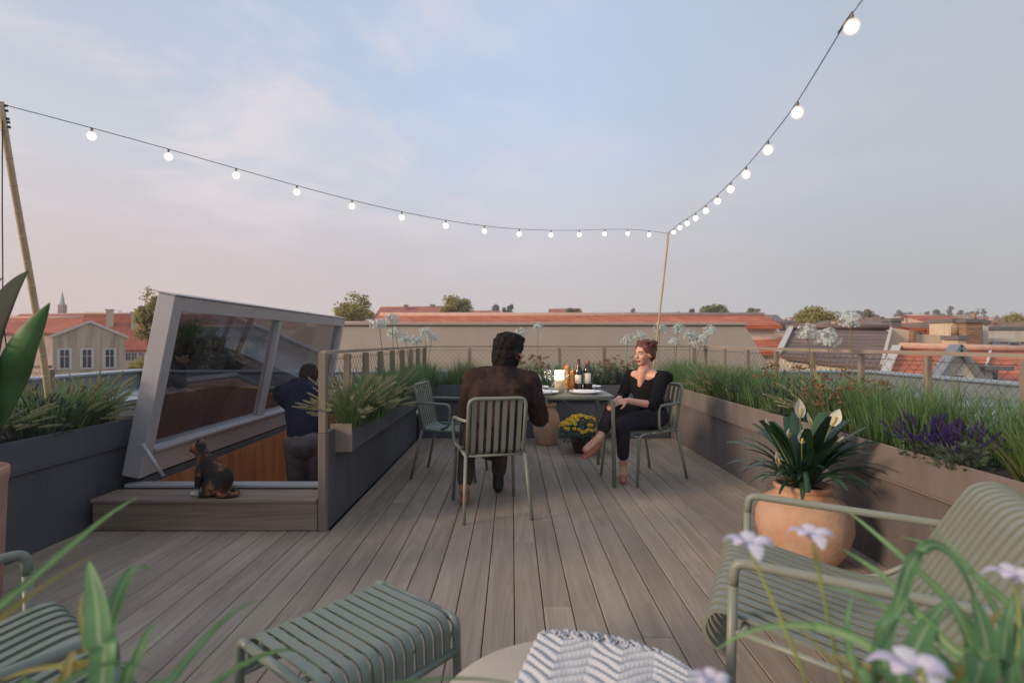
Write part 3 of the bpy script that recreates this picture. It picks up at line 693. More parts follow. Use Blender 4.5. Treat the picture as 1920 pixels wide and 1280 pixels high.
# ------------------------------------------------------------------ ottoman
oA, oB, oC = Z(450, 1190, .40), Z(705, 1083, .40), Z(855, 1150, .40)
oD = oA + (oC - oB); oc = (oA + oC) / 2
lx = (oC - oB); ly = (oB - oA); hx = lx.length / 2; hy = ly.length / 2
ot = thing("slatted_ottoman", "low green slatted footstool in the middle of the near deck", "footstool", (oc.x, oc.y, 0), math.atan2(lx.y, lx.x))
zt = .40
for s in (-1, 1):
    for q in (-1, 1):
        mb = MB(); mb.tube(fillet([(q * (hx - .06), s * hy, zt - .012), (q * hx, s * hy, zt - .012), (q * (hx + .012), s * (hy + .0), .004)], .045, 6), .0125, 10); mb.build("leg", M['olive_b'], ot)
    mb = MB(); mb.tube([(-hx + .06, s * hy, zt - .012), (hx - .06, s * hy, zt - .012)], .0125, 10); mb.build("end_rail", M['olive_b'], ot)
    mb = MB(); mb.tube([(s * (hx + .003), -hy, zt - .105), (s * (hx + .003), hy, zt - .105)], .0115, 10); mb.build("side_rail", M['olive_b'], ot)
mb = MB(); n = 12
pr = fillet([(-hx + .002, 0, zt - .10), (-hx + .006, 0, zt), (hx - .006, 0, zt), (hx - .002, 0, zt - .10)], .055, 8)
for i in range(n):
    yy = -hy + (i + 1) * 2 * hy / (n + 1); mb.bar([p + Vector((0, yy, 0)) for p in pr], (0, 1, 0), .0245, .008)
mb.build("slatted_top", M['olive_b'], ot)
mb = MB()
for xx in (-.11, .11): mb.bar([(xx, -hy, zt - .012), (xx, hy, zt - .012)], (1, 0, 0), .02, .006)
mb.build("cross_bar", M['olive_b'], ot)

# ------------------------------------------------------------------ round side table and throw
ct = thing("round_side_table", "pale round concrete side table at the bottom centre with a knitted throw", "side table", (.135, 1.105, 0))
mb = MB(); mb.lathe([(0, .385), (.29, .385), (.306, .39), (.31, .402), (.306, .414), (.296, .42), (0, .42)], (0, 0, 0), 72); mb.build("table_top", M['cone'], ct)
mb = MB(); mb.lathe([(.20, .0), (.205, .01), (.17, .2), (.14, .383)], (0, 0, 0), 48); mb.build("cone_base", M['cone'], ct)
# throw: chevron knit as real relief
M['wool'] = simple('grey_white_wool', (.52, .53, .55), .95, .12, 60, .4)
tr = thing("knitted_throw", "grey and white chevron knit throw with fringe on the round table", "throw", (.20, 1.09, .42))
ang = R(-17); ca, sa = math.cos(ang), math.sin(ang)
def drape(u, v, lift=0.0):
    x = .205 + u * ca - v * sa; y = 1.09 + u * sa + v * ca
    r = math.hypot(x - .135, y - 1.105); z = .424
    if r > .295:
        d = r - .295; th = min(1.25, d * 13); k = (.295 + .055 * math.sin(th)) / r
        x = .135 + (x - .135) * k; y = 1.105 + (y - 1.105) * k; z = .424 - .055 * (1 - math.cos(th)) - max(0, d - .096) * .95
    wv = .010 * max(0, math.sin(u * 13 + v * 5)) * max(0, math.sin(v * 9 + 1.2)) + .006 * max(0, noise.noise(Vector((u * 9, v * 9, 3))))
    return Vector((x, y, z + wv + lift))
mb = MB(); nu, nv = 150, 150; vs = []; dark = []
for j in range(nv + 1):
    for i in range(nu + 1):
        u = (i / nu - .5) * .44; v = (j / nv - .5) * .52
        ph = (v + .055 * abs(((u / .075) % 2) - 1) + .011 * noise.noise(Vector((u * 17, v * 17, 1)))) / .034
        rib = abs(math.sin(ph * PI)); st_ = .5 + .5 * math.sin(u * 2 * PI / .010 + (2.1 if math.sin(ph * PI * 2) > 0 else 0))
        vs.append(drape(u, v, .006 + .0075 * rib + .0025 * st_ * rib)); dark.append(rib)
mb.add(vs, [(j * (nu + 1) + i, j * (nu + 1) + i + 1, (j + 1) * (nu + 1) + i + 1, (j + 1) * (nu + 1) + i) for j in range(nv) for i in range(nu)], True)
kn = mb.build("knit", None, tr, tr.location); q = kn.modifiers.new("thick", 'SOLIDIFY'); q.thickness = .005
at = kn.data.attributes.new("yarn", 'FLOAT', 'POINT'); at.data.foreach_set("value", dark)
def wool_mat():
    m, nt, N, L, out = newmat('two_tone_knit'); b = N("ShaderNodeBsdfPrincipled"); L(b.outputs[0], out.inputs[0]); b.inputs["Roughness"].default_value = .95
    a = N("ShaderNodeAttribute"); a.attribute_name = "yarn"; tc = N("ShaderNodeTexCoord"); nz = N("ShaderNodeTexNoise"); nz.inputs["Scale"].default_value = 140; L(tc.outputs["Object"], nz.inputs["Vector"])
    ad = N("ShaderNodeMath"); ad.operation = 'MULTIPLY_ADD'; ad.inputs[1].default_value = .35; L(nz.outputs["Fac"], ad.inputs[0]); L(a.outputs["Fac"], ad.inputs[2])
    rp = ramp(nt, [(.25, srgb(160, 160, 160)), (.62, srgb(184, 184, 184)), (1.0, srgb(204, 202, 200))]); L(ad.outputs[0], rp.inputs[0]); L(rp.outputs[0], b.inputs["Base Color"]); return m
kn.data.materials.append(wool_mat())
mb = MB()
for k in range(64):
    u = -.22 + .44 * k / 63 + rnd.uniform(-.003, .003); p = []
    cu = rnd.uniform(-.02, .02); ln = rnd.uniform(.05, .075)
    for q in range(6):
        t_ = q / 5; p.append(drape(u + cu * math.sin(t_ * 3) + .006 * math.sin(t_ * 9 + k), .26 + ln * t_, .008 + .004 * math.sin(t_ * 5 + k)))
    mb.tube(p, [.0042 - .001 * q / 5 for q in range(6)], 5)
for k in range(60):
    v = -.26 + .52 * k / 59; p = []; ln = rnd.uniform(.035, .055)
    for q in range(5):
        t_ = q / 4; p.append(drape(.22 + ln * t_, v + rnd.uniform(-.003, .003), .006))
    mb.tube(p, .0034, 5)
mb.build("fringe", M['wool'], tr, tr.location)

# ------------------------------------------------------------------ string lights and poles
pole1t, pole1b = P(5, 196, 2.76), Vector((-2.87, 3.34, .60))
pole2t, pole2b = P(1253, 438, 6.30), Vector((1.80, 6.86, .60))
def pole(label, b, t, r0, r1, tape=True):
    o = thing("bamboo_pole", label, "pole", b)
    d = t - b; mb = MB(); pts = []; rs = []
    for i in range(15):
        k = i / 14; pts.append(b + d * k + Vector((0, .012 * math.sin(k * 5), 0))); rs.append(r0 + (r1 - r0) * k)
    mb.tube(pts, rs, 10)
    for i in range(1, 14): mb.tube([pts[i] - d.normalized() * .004, pts[i], pts[i] + d.normalized() * .004], [rs[i], rs[i] * 1.16, rs[i]], 10)
    mb.build("cane", M['bamboo'], o, b)
    if tape:
        mb = MB()
        for k in (.005, .02, .045, .055, .07): mb.tube([t - d.normalized() * (k + .008) * 1.6, t - d.normalized() * k * 1.6], r1 * 1.22, 10)
        mb.build("tape_wrap", M['tape'], o, b)
    return o
pole("leaning bamboo pole with taped top in the left planter", pole1b, pole1t + (pole1t - pole1b).normalized() * .01, .019, .016)
pole("thin bamboo pole leaning up behind the woman from the back planter", pole2b, pole2t + (pole2t - pole2b).normalized() * .02, .013, .010)
end3 = Vector((.95, -.3, 2.62)); pole("bamboo pole rising at the right out of the near planter corner", Vector((2.1, -.4, .6)), end3, .019, .016)
sg = thing("string_light", "festoon string of glowing bulbs hanging between the bamboo poles", "string lights", pole1t)
left = [(172, 251), (316, 293), (434, 326), (560, 363), (653, 387), (755, 411), (841, 426), (908, 436), (968, 441), (1036, 443), (1091, 440), (1130, 438), (1175, 436), (1222, 434)]
pts1 = [pole1t]; bulbs = []
for i, (px, py) in enumerate(left):
    Y = 2.98 * (1 + .0794 * i); p = P(px, py, Y); bulbs.append(p); pts1.append(p + Vector((0, 0, .044)))
pts1.append(pole2t)
right = [(1259, 430), (1280, 425), (1287, 420), (1302, 411), (1327, 396), (1345, 377), (1375, 353), (1399, 327), (1440, 281), (1495, 211), (1597, 50)]
pts2 = [pole2t]
for n_, (px, py) in enumerate(right):
    Y = 6.3 - .414 * (n_ + 1); p = P(px, py, Y); bulbs.append(p); pts2.append(p + Vector((0, 0, .044)))
pts2 += [P(1617, 0, 1.67), end3]
def smooth_path(p, hold=0):
    q = [v.copy() for v in p]
    for _ in range(3):
        q = [q[0]] + [q[i] * .5 + (q[i - 1] + q[i + 1]) * .25 for i in range(1, len(q) - 1 - hold)] + q[len(q) - 1 - hold:]
    return q
s1 = smooth_path(pts1); s2 = smooth_path(pts2, 5)
mb = MB(); mb.tube(spline(s1, 5), .0021, 6); mb.tube(spline(s2, 5), .0021, 6)
g = pole1t; mb.tube(spline([g, g + Vector((-.02, .02, -.7)), g + Vector((-.02, .05, -1.3)), Vector((-2.92, 3.3, .62))], 5), .003, 5)
mb.build("cable", M['cable'], sg, sg.location)
anch = s1[1:-1] + s2[1:-2]
for p, a in zip(bulbs, anch):
    c = a + Vector((0, 0, -.044)); s_ = MB(); s_.lathe([(0, .043), (.004, .043), (.0062, .04), (.0062, .024), (.004, .02)], c, 12)
    m2 = MB(); m2.lathe([(0.0, -.026), (.011, -.0238), (.019, -.017), (.0242, -.006), (.0242, .005), (.019, .015), (.011, .022), (0, .024)], c, 18)
    bo = m2.build("bulb", M['globe'], sg, sg.location); m3 = MB(); m3.ell(c + Vector((0, 0, -.002)), (.0172, .0172, .0172), None, 12, 8); m3.build('filament', M['bulb'], bo, sg.location); s_.build("socket", M['wire'], bo, sg.location)
# ------------------------------------------------------------------ plant materials
M['grass'] = foliage('planter_grass', [(.08, .17, .055), (.14, .27, .085), (.22, .33, .14), (.10, .22, .08), (.29, .33, .18)], .4)
M['grass_d'] = foliage('deep_green_grass', [(.06, .11, .04), (.11, .19, .07), (.17, .25, .10), (.24, .26, .14)], .4)
M['brush'] = foliage('bottlebrush_seed', [(.30, .31, .18), (.42, .40, .26), (.26, .29, .15), (.38, .34, .21)], .2, .8)
M['lav'] = foliage('lavender_bloom', [(.035, .03, .075), (.055, .04, .11), (.06, .055, .09)], .2, .8)
M['salvia'] = foliage('salvia_bloom', [(.055, .03, .15), (.085, .05, .21), (.05, .025, .12)], .25, .7)
M['herb'] = foliage('grey_green_leaf', [(.05, .08, .05), (.09, .12, .08), (.13, .16, .12)], .25)
M['euca'] = foliage('silver_leaf', [(.10, .14, .12), (.17, .21, .19), (.24, .28, .26)], .2)
M['sedge'] = foliage('arching_sedge', [(.08, .14, .03), (.14, .21, .05), (.22, .26, .09), (.28, .26, .11)], .35)
M['rust'] = foliage('rust_flower', [(.20, .09, .045), (.28, .15, .075), (.16, .10, .05)], .2, .8)
M['tanfeather'] = foliage('tan_feather_grass', [(.22, .22, .10), (.30, .29, .14), (.16, .19, .08)], .3)
M['umbel'] = foliage('white_umbel', [(.60, .64, .60), (.72, .75, .72), (.50, .58, .52)], .3, .7)
M['stemgreen'] = simple('flower_stem', (.16, .18, .06), .6, .2)
M['lily'] = foliage('peace_lily_leaf', [(.012, .04, .018), (.022, .06, .028), (.035, .085, .035)], .12, .28, spec=.5)
M['spathe'] = foliage('cream_spathe', [(.68, .66, .52), (.76, .74, .62)], .3, .5)
M['spadix'] = simple('yellow_spadix', (.55, .42, .08), .7, .2, 60)
M['bop'] = simple('broad_dark_leaf', (.016, .026, .016), .7, .25, 6, spec=.2)
M['bop_g'] = simple('broad_green_leaf', (.07, .17, .05), .45, .25, 9)
M['yel'] = foliage('yellow_daisy', [(.62, .42, .02), (.75, .52, .03), (.55, .32, .02)], .2, .7)
M['eye'] = simple('daisy_eye', (.03, .02, .012), .9, .1)

def grass_into(mb, cx, cy, cz, n, L, w, spread, bend=1.1, lean=.25, seg=4):
    for _ in range(n):
        a = rnd.random() * 2 * PI; r = spread * math.sqrt(rnd.random())
        l = rnd.uniform(*L)
        mb.blade((cx + r * math.cos(a), cy + r * math.sin(a), cz), a + rnd.uniform(-.8, .8), l, rnd.uniform(.3, bend), rnd.uniform(*w), seg, rnd.uniform(.0, lean))
def spike(mb, p, d, L, r, n=26, q=.012):
    d = Vector(d).normalized(); u = d.orthogonal().normalized(); v = d.cross(u)
    for i in range(n):
        t = i / n; a = i * 2.4; rr = r * (math.sin(PI * min(1, .12 + t * .88)) ** .6)
        c = Vector(p) + d * (L * t); o = u * math.cos(a) + v * math.sin(a); tip = c + o * rr + d * q
        s = o.cross(d) * q * .42
        mb.add([c - s, c + s, tip], [(0, 1, 2)])
# --- grass masses (uncountable)
def mass(label, spots, loc, m, n, L, w, spread, bend=1.1, lean=.3, name="ornamental_grass"):
    mb = MB()
    for (x, y, z) in spots: grass_into(mb, x, y, z, n, (L[0], L[1] * rnd.uniform(.8, 1.1)), w, spread, bend, lean)
    o = mb.build(name, m, org=loc); tag(o, label, "grass", kind="stuff")
sp_ = []
y = 1.0
while y < 7.1:
    for xx in (2.30, 2.12):
        if xx < 2.2 and (y < 2.75 or 3.5 < y < 3.9): continue
        sp_.append((xx + rnd.uniform(-.05, .05), y + rnd.uniform(-.05, .05), .63))
    y += .135
mass("fresh green grass filling the long right planter in front of the rail", sp_, (2.2, 3, .63), M['grass'], 120, (.20, .43), (.0022, .0046), .085, 1.7, .4)
mass("green grass behind the bottlebrush tufts in the narrow planter", [(-1.12 + rnd.uniform(-.05, .10), 3.75 + i * .12, .62) for i in range(25)], (-1.1, 5, .62), M['grass'], 170, (.18, .40), (.0028, .0048), .085, 1.2, .35)
mass("green grass in the back planter under the wire net", [(-1.0 + i * .15, 6.78 + rnd.uniform(-.1, .25), .63) for i in range(20)], (.5, 6.9, .63), M['grass'], 120, (.16, .40), (.0026, .005), .09, 1.2, .4)
mass("dark green grass filling the left planter", [(-2.9 + rnd.uniform(-.14, .16), 1.2 + i * .15, .63) for i in range(18)], (-2.9, 2.5, .63), M['grass'], 170, (.16, .42), (.0026, .0045), .1, 1.3, .5)
mass("tan feather grass in the back planter left of the person in brown", [(P(855 + i * 9, 700, 6.85).x, 6.8 + rnd.uniform(-.08, .1), .63) for i in range(5)], (-.7, 6.8, .63), M['tanfeather'], 90, (.22, .42), (.002, .0035), .07, .7, .2, "feather_grass")

# --- plants that can be counted
def clump(name, label, cat, c, parts, group=None, rz=None):
    t = thing(name, label, cat, c, rnd.random() * 6 if rz is None else rz, group)
    for nm, me, in parts:
        o = bpy.data.objects.new(nm, me); COL.objects.link(o); o.parent = t
        if nm in ('seed_heads', 'flower_heads', 'flower_spikes'): o['kind'] = 'stuff'
    return t
def mesh_of(mb, nm, m):
    o = mb.build(nm, m); me = o.data; bpy.data.objects.remove(o); return me
def brush_meshes(seed, nb=330, nh=72):
    global rnd
    keep = rnd; rnd = random.Random(seed)
    f = MB(); grass_into(f, 0, 0, 0, nb, (.16, .32), (.0022, .0038), .075, 1.6, .6)
    h = MB()
    for i in range(nh):
        a = rnd.random() * 2 * PI; l = rnd.uniform(.14, .26); ln = rnd.uniform(.1, 1.0)
        tip = f.blade((.03 * math.cos(a), .03 * math.sin(a), 0), a, l, .5, .0012, 3, ln)
        d = Vector((math.cos(a) * math.sin(ln + .5), math.sin(a) * math.sin(ln + .5), math.cos(ln + .5)))
        spike(h, tip - d * .02, d, rnd.uniform(.075, .12), rnd.uniform(.010, .014), 40, .013)
    r = [("foliage", mesh_of(f, "foliage", M['grass_d'])), ("seed_heads", mesh_of(h, "seed_heads", M['brush']))]
    rnd = keep; return r
BR = [brush_meshes(s) for s in (1, 2, 3)]
for i, (x, y, z, lb) in enumerate([(-1.10, 3.62, .62, "bottlebrush grass tuft spilling over the near end of the narrow planter beside the corner post"), (-1.08, 3.86, .62, "second bottlebrush grass tuft from the corner post in the narrow planter"), (-1.08, 4.12, .62, "third bottlebrush grass tuft from the corner post in the narrow planter"), (-1.07, 4.75, .62, "bottlebrush grass tuft in the narrow planter level with the empty chair"),
                               (-2.85, 3.62, .62, "bottlebrush grass tuft at the far end of the left planter touching the hatch frame"), (-2.78, 3.35, .62, "bottlebrush grass tuft by the foot of the leaning bamboo pole in the left planter"), (-2.76, 2.72, .63, "drooping bottlebrush grass tuft hanging over the left planter edge beside the broad leaves"),
                               (2.08, 5.55, .63, "bottlebrush grass tuft in the right planter just right of the woman's chair"), (2.10, 5.2, .63, "second bottlebrush grass tuft right of the woman's chair"), (2.12, 3.62, .63, "bottlebrush grass tuft in the right planter behind the peace lily flowers")]):
    clump("bottlebrush_grass", lb, "grass plant", (x, y, z), BR[i % 3], "bottlebrush grass tufts in the planters")
def lav_meshes(seed, mat, big=False):
    global rnd
    keep = rnd; rnd = random.Random(seed); f = MB(); h = MB()
    for i in range(54 if not big else 46):
        a = rnd.random() * 2 * PI; ln = rnd.uniform(0, .75); l = rnd.uniform(.13, .24) if not big else rnd.uniform(.09, .15)
        tip = f.blade((.05 * math.cos(a), .05 * math.sin(a), 0), a, l, .3, .0014, 3, ln)
        d = Vector((math.cos(a) * math.sin(ln + .3), math.sin(a) * math.sin(ln + .3), math.cos(ln + .3)))
        spike(h, tip - d * .03, d, .04 if not big else rnd.uniform(.045, .075), .007 if not big else .0085, 18 if not big else 34, .008 if not big else .010)
    for i in range(160 if not big else 260):
        a = rnd.random() * 2 * PI; r = rnd.random() * .10; zz = rnd.random() * .10; l = rnd.uniform(.02, .05)
        b = Vector((r * math.cos(a), r * math.sin(a), zz)); d = Vector((math.cos(a + rnd.uniform(-1, 1)), math.sin(a), rnd.uniform(-.1, 1.2))).normalized()
        ww = .004 if not big else .009
        f.leaf([b, b + d * l * .5, b + d * l], [.001, ww, .0008], d.orthogonal())
    r = [("foliage", mesh_of(f, "foliage", M['herb'])), ("flower_spikes", mesh_of(h, "flower_spikes", mat))]
    rnd = keep; return r
LV = [lav_meshes(s, M['lav']) for s in (11, 12)]
for i, (x, y, z, lb) in enumerate([(-2.80, 3.02, .63, "dark purple lavender in the left planter below the leaning pole"), (-2.74, 3.16, .63, "lavender tuft against the front edge of the left planter nearest the hatch"), (-2.95, 2.55, .63, "lavender tuft at the back of the left planter near the broad leaves"),
                               (2.06, 4.55, .63, "lavender clump in the right planter left of the peace lily flowers"), (2.06, 4.05, .63, "lavender clump directly behind the peace lily flowers"), (2.10, 3.80, .63, "lavender clump right of the tallest peace lily flower")]):
    clump("lavender", lb, "lavender", (x, y, z), LV[i % 2], "lavender in the planters")
SV = [lav_meshes(s, M['salvia'], True) for s in (21, 22)]
for i, (x, y, z, lb) in enumerate([(2.02, 2.60, .63, "bright violet salvia, the left one of the pair in the right planter"), (2.0, 2.38, .63, "bright violet salvia in the right planter touching the spiky sedge")]):
    clump("salvia", lb, "salvia", (x, y, z), SV[i], "violet salvias in the right planter")
def rust_meshes(seed):
    global rnd
    keep = rnd; rnd = random.Random(seed); f = MB(); h = MB()
    for i in range(60):
        a = rnd.random() * 2 * PI; ln = rnd.uniform(0, .6)
        tip = f.blade((.05 * math.cos(a), .05 * math.sin(a), 0), a, rnd.uniform(.14, .30), .3, .0014, 3, ln)
        for q in range(12):
            c = tip + Vector((rnd.gauss(0, .014), rnd.gauss(0, .014), rnd.gauss(0, .01))); n_ = Vector((rnd.gauss(0, 1), rnd.gauss(0, 1), 1)).normalized(); u = n_.orthogonal() * .007; v = n_.cross(u)
            h.add([c - u, c + v, c + u, c - v], [(0, 1, 2, 3)])
    grass_into(f, 0, 0, 0, 80, (.1, .24), (.003, .005), .07, 1.2, .5)
    r = [("foliage", mesh_of(f, "foliage", M['herb'])), ("flower_heads", mesh_of(h, "flower_heads", M['rust']))]
    rnd = keep; return r
RS = [rust_meshes(31), rust_meshes(32)]
for i, (x, y, z, lb) in enumerate([(2.14, 3.42, .63, "rust brown flower clump in the right planter above the pot's right side"), (2.22, 4.35, .63, "rust brown flower clump at the rail side of the right planter"), (1.35, 6.75, .64, "rust brown flowers in the back planter behind the woman in black"), (.25, 6.72, .64, "rust brown flowers in the back planter above the glowing lamp")]):
    clump("rust_flower", lb, "flower", (x, y, z), RS[i % 2], "rust coloured flowers in the planters")
def shrub_mesh(seed, m, n, rad, ls, hh):
    global rnd
    keep = rnd; rnd = random.Random(seed); f = MB(); s = MB()
    for k in range(14):
        a = rnd.random() * 6.28; ln = rnd.uniform(0, .9); p = Vector((0, 0, 0)); pts = [p.copy()]
        d = Vector((math.cos(a) * math.sin(ln), math.sin(a) * math.sin(ln), math.cos(ln)))
        for q in range(6): p = p + d * (hh / 6) + Vector((0, 0, -.002 * q)); pts.append(p.copy())
        s.tube(pts, [.003 - .0003 * q for q in range(7)], 5)
        for q in range(n // 14):
            t = rnd.uniform(.25, 1); c = pts[min(6, int(t * 6))]; dd = Vector((rnd.gauss(0, 1), rnd.gauss(0, 1), rnd.gauss(.4, 1))).normalized(); l = ls * rnd.uniform(.7, 1.2)
            f.leaf([c + dd * .01, c + dd * (.01 + l * .5), c + dd * (.01 + l)], [.002, l * .38, .002], dd.orthogonal(), .25)
    r = [("stem", mesh_of(s, "stem", M['stemgreen'])), ("foliage", mesh_of(f, "foliage", m))]
    rnd = keep; return r
EU = [shrub_mesh(s, M['euca'], 260, .2, .035, .36) for s in (41, 42)]
for i, (px, Y, lb) in enumerate([(1112, 6.72, "silvery leaved shrub in the back planter right of the stout bottle"), (1150, 6.7, "silvery leaved shrub in the back planter left of the woman's shoulder"), (1172, 6.95, "silvery leaved shrub at the net directly behind the woman's arm")]):
    c = P(px, 700, Y); clump("silver_shrub", lb, "shrub", (c.x, Y, .63), EU[i % 2], "silvery shrubs in the back planter")
# arching sedge at the right margin
def sedge(label, c, n, L, w):
    mb = MB(); grass_into(mb, 0, 0, 0, n, L, w, .07, 1.9, .75, 6); o = mb.build("arching_sedge", M['sedge'], org=None); o.location = c; tag(o, label, "sedge", "arching sedges in the right planter")
sedge("spiky yellow green sedge drooping over the right planter beside the salvia", (2.06, 2.08, .64), 150, (.2, .38), (.003, .006))
sedge("wide bladed sedge arching at the back of the right planter behind the salvia", (2.30, 2.75, .63), 110, (.3, .5), (.004, .0065))
sedge("wide bladed sedge arching in the right planter straight above the pot", (2.24, 3.25, .63), 110, (.28, .46), (.004, .006))

# --- white umbels
def umbel(label, px, py, Y, base, sz=.07):
    c = P(px, py, Y); b = Vector(base)
    t = thing("white_allium", label, "flower", b, 0, "white flower umbels on tall stems")
    mb = MB(); mid = (b + c) / 2 + Vector((rnd.uniform(-.02, .02), 0, 0)); mb.tube(spline([b, mid, c], 6), .0034, 6); mb.build("stem", M['stemgreen'], t, b)
    h = MB()
    for k in range(70):
        th = math.acos(1 - 1.45 * rnd.random()); a = rnd.random() * 6.28
        d = Vector((math.sin(th) * math.cos(a), math.sin(th) * math.sin(a), math.cos(th))); r = sz * rnd.uniform(.65, 1.05); e = c + d * r
        h.tube([c, e], .0007, 3, caps=False)
        u = d.orthogonal().normalized(); v = d.cross(u); ro = rnd.random() * 6
        for q in range(6):
            aa = ro + q * PI / 3; o = u * math.cos(aa) + v * math.sin(aa); s = d.cross(o) * .0038; l = sz * .21
            h.add([e, e + o * l * .6 + s + d * .004, e + o * l + d * .006, e + o * l * .6 - s + d * .004], [(0, 1, 2, 3)])
    h.build("flower_head", M['umbel'], t, b)
um = [(711, 609, 4.62, "left, highest above the narrow planter's rail", -1.10), (735, 602, 5.0, "", -1.1), (741, 627, 5.2, "", -1.1), (761, 636, 5.75, "", -1.1), (781, 640, 6.2, "", -1.1), (797, 624, 6.35, "", -1.1), (810, 634, 6.5, "", -1.1)]
for i, (px, py, Y, _, bx) in enumerate(um):
    umbel(f"white flower umbel over the narrow planter, {ORD[i] if i else 'first'} from the left of its seven", px, py, Y, (bx + rnd.uniform(0, .05), Y + .05, .62), .075)
umbel("white flower umbel rising just behind the dark haired head", 977, 627, 6.8, (.12, 6.85, .64), .085)
umbel("lone white flower umbel right of the dark haired head", 1009, 614, 6.8, (.34, 6.85, .64), .065)
for i, (px, py) in enumerate([(1177, 640), (1198, 631)]): umbel(["white flower umbel left of the woman's face, the lower one", "white flower umbel touching the woman's hair on its left"][i], px, py, 6.75, (P(px, py, 6.75).x - .03, 6.8, .64), .085)
for i, (px, py) in enumerate([(1237, 617), (1264, 642), (1271, 618), (1292, 630), (1304, 643), (1317, 636), (1331, 621)]):
    umbel(f"white flower umbel right of the woman's head, {ORD[i] if i else 'first'} from the left of its seven", px, py, 6.75, (min(2.3, P(px, py, 6.75).x + .02), 6.85, .64), .085)
umbel("white flower umbel in front of the brown tiled roof, left one of the pair", 1513, 626, 3.95, (2.28, 4.0, .63), .075)
umbel("white flower umbel in front of the brown tiled roof, right one of the pair", 1551, 638, 3.72, (2.26, 3.75, .63), .085)
umbel("tallest white flower umbel on a straight green stem at the golden tree", 1594, 602, 3.5, (2.22, 3.5, .63), .068)

# ------------------------------------------------------------------ pots
def lathe_pot(name, label, c, prof, m, cat="pot", soil_z=None, soil_r=.1):
    t = thing(name, label, cat, c); mb = MB(); mb.lathe(prof, (0, 0, 0), 48, wob=.004); mb.build("pot_body", m, t)
    if soil_z is not None:
        mb = MB(); mb.lathe([(soil_r, soil_z), (soil_r * .5, soil_z + .01), (0, soil_z + .012)], (0, 0, 0), 24); mb.build("soil", M['soil'], t)
    return t
PC = Vector((1.60, 2.93, 0))
lathe_pot("terracotta_pot", "large round terracotta pot holding the peace lily beside the right planter", PC, [(.0, .004), (.14, 0), (.165, .015), (.215, .09), (.243, .19), (.240, .26), (.205, .33), (.150, .368), (.136, .378), (.136, .39), (.150, .402), (.150, .418), (.136, .424), (.122, .41), (.12, .36), (0, .35)], M['terra'], soil_z=.385, soil_r=.121)
UC = Vector((.40, 6.22, 0))
lathe_pot("terracotta_urn", "tall terracotta urn standing behind the dining table", UC, [(0, .004), (.10, 0), (.115, .02), (.15, .14), (.162, .25), (.14, .36), (.105, .42), (.10, .445), (.12, .46), (.12, .48), (.10, .478), (.09, .44), (0, .40)], M['terra'], soil_z=.43, soil_r=.09)
YC = Vector((.77, 5.80, 0))
lathe_pot("flower_pot", "dark clay pot with yellow daisies on the deck under the table", YC, [(0, .004), (.10, 0), (.105, .01), (.135, .16), (.145, .165), (.145, .19), (.13, .188), (.12, .15), (0, .15)], M['clay_d'], soil_z=.165, soil_r=.122)
TC = Vector((-2.315, 2.16, 0))
lathe_pot("tall_clay_pot", "tall pale terracotta pot cut by the left picture edge", TC, [(0, .004), (.165, 0), (.175, .012), (.19, .3), (.20, .6), (.208, .64), (.208, .668), (.19, .672), (.175, .64), (.17, .55), (0, .54)], M['terra_p'], soil_z=.60, soil_r=.172)

def peace_lily(label, c, nleaf, Ls, flowers, bud=True):
    t = thing("peace_lily", label, "plant", c); f = MB(); c = Vector(c)
    for k in range(nleaf):
        a = k * 2.399 + rnd.uniform(-.3, .3); up = rnd.random(); L = rnd.uniform(*Ls); ln = .15 + 1.25 * (1 - up) ** .8
        d = Vector((math.cos(a), math.sin(a), 0)); sd = Vector((-d.y, d.x, 0)); p = Vector((d.x * .03, d.y * .03, -.01)); pts = [p.copy()]; ang = ln * .6
        for q in range(9):
            p = p + (d * math.sin(ang) + Vector((0, 0, math.cos(ang)))) * (L / 9); pts.append(p.copy()); ang += (.08 + .20 * (1 - up)) * (1 if q > 2 else .4)
        W = L * (rnd.uniform(.07, .095) if up > .78 else rnd.uniform(.026, .05))
        ws = [.0035, .0035, .005] + [W * math.sin(PI * (.18 + .82 * i / 7)) ** .9 + .0006 for i in range(7)]
        f.leaf(pts, ws, sd + Vector((0, 0, rnd.uniform(-.25, .25))), .28)
    f.build("foliage", M['lily'], t)
    for (tp, tilt, sz, facing) in flowers:
        tp = Vector(tp) - c; st_ = MB(); bs = Vector((tp.x * .12, tp.y * .12, 0)); st_.tube(spline([bs, bs * .4 + tp * .6 + Vector((0, 0, .02)), tp], 6), .0035, 6)
        so_ = st_.build("flower_stem", M['stemgreen'], t)
        ax = Vector((tilt, 0, 1)).normalized(); fd = Vector((math.sin(facing), -math.cos(facing), 0)); sd = ax.cross(fd).normalized()
        m = MB(); n = 9; pts = [tp + ax * (sz * (i / n)) - fd * (.012 * math.sin(PI * i / n)) for i in range(n + 1)]
        m.leaf(pts, [sz * .33 * math.sin(PI * min(1, .10 + .90 * i / n)) ** .75 * (1 - .25 * i / n) + .0005 for i in range(n + 1)], sd, .5)
        sp2 = m.build("spathe", M['spathe'], t)
        m = MB(); b = tp + fd * .006 + ax * .005; m.tube([b, b + ax * sz * .15, b + ax * sz * .45, b + ax * sz * .52], [.004, .006, .006, .002], 8); m.build("spadix", M['spadix'], sp2)
    return t
F = lambda px, py, Y: tuple(P(px, py, Y))
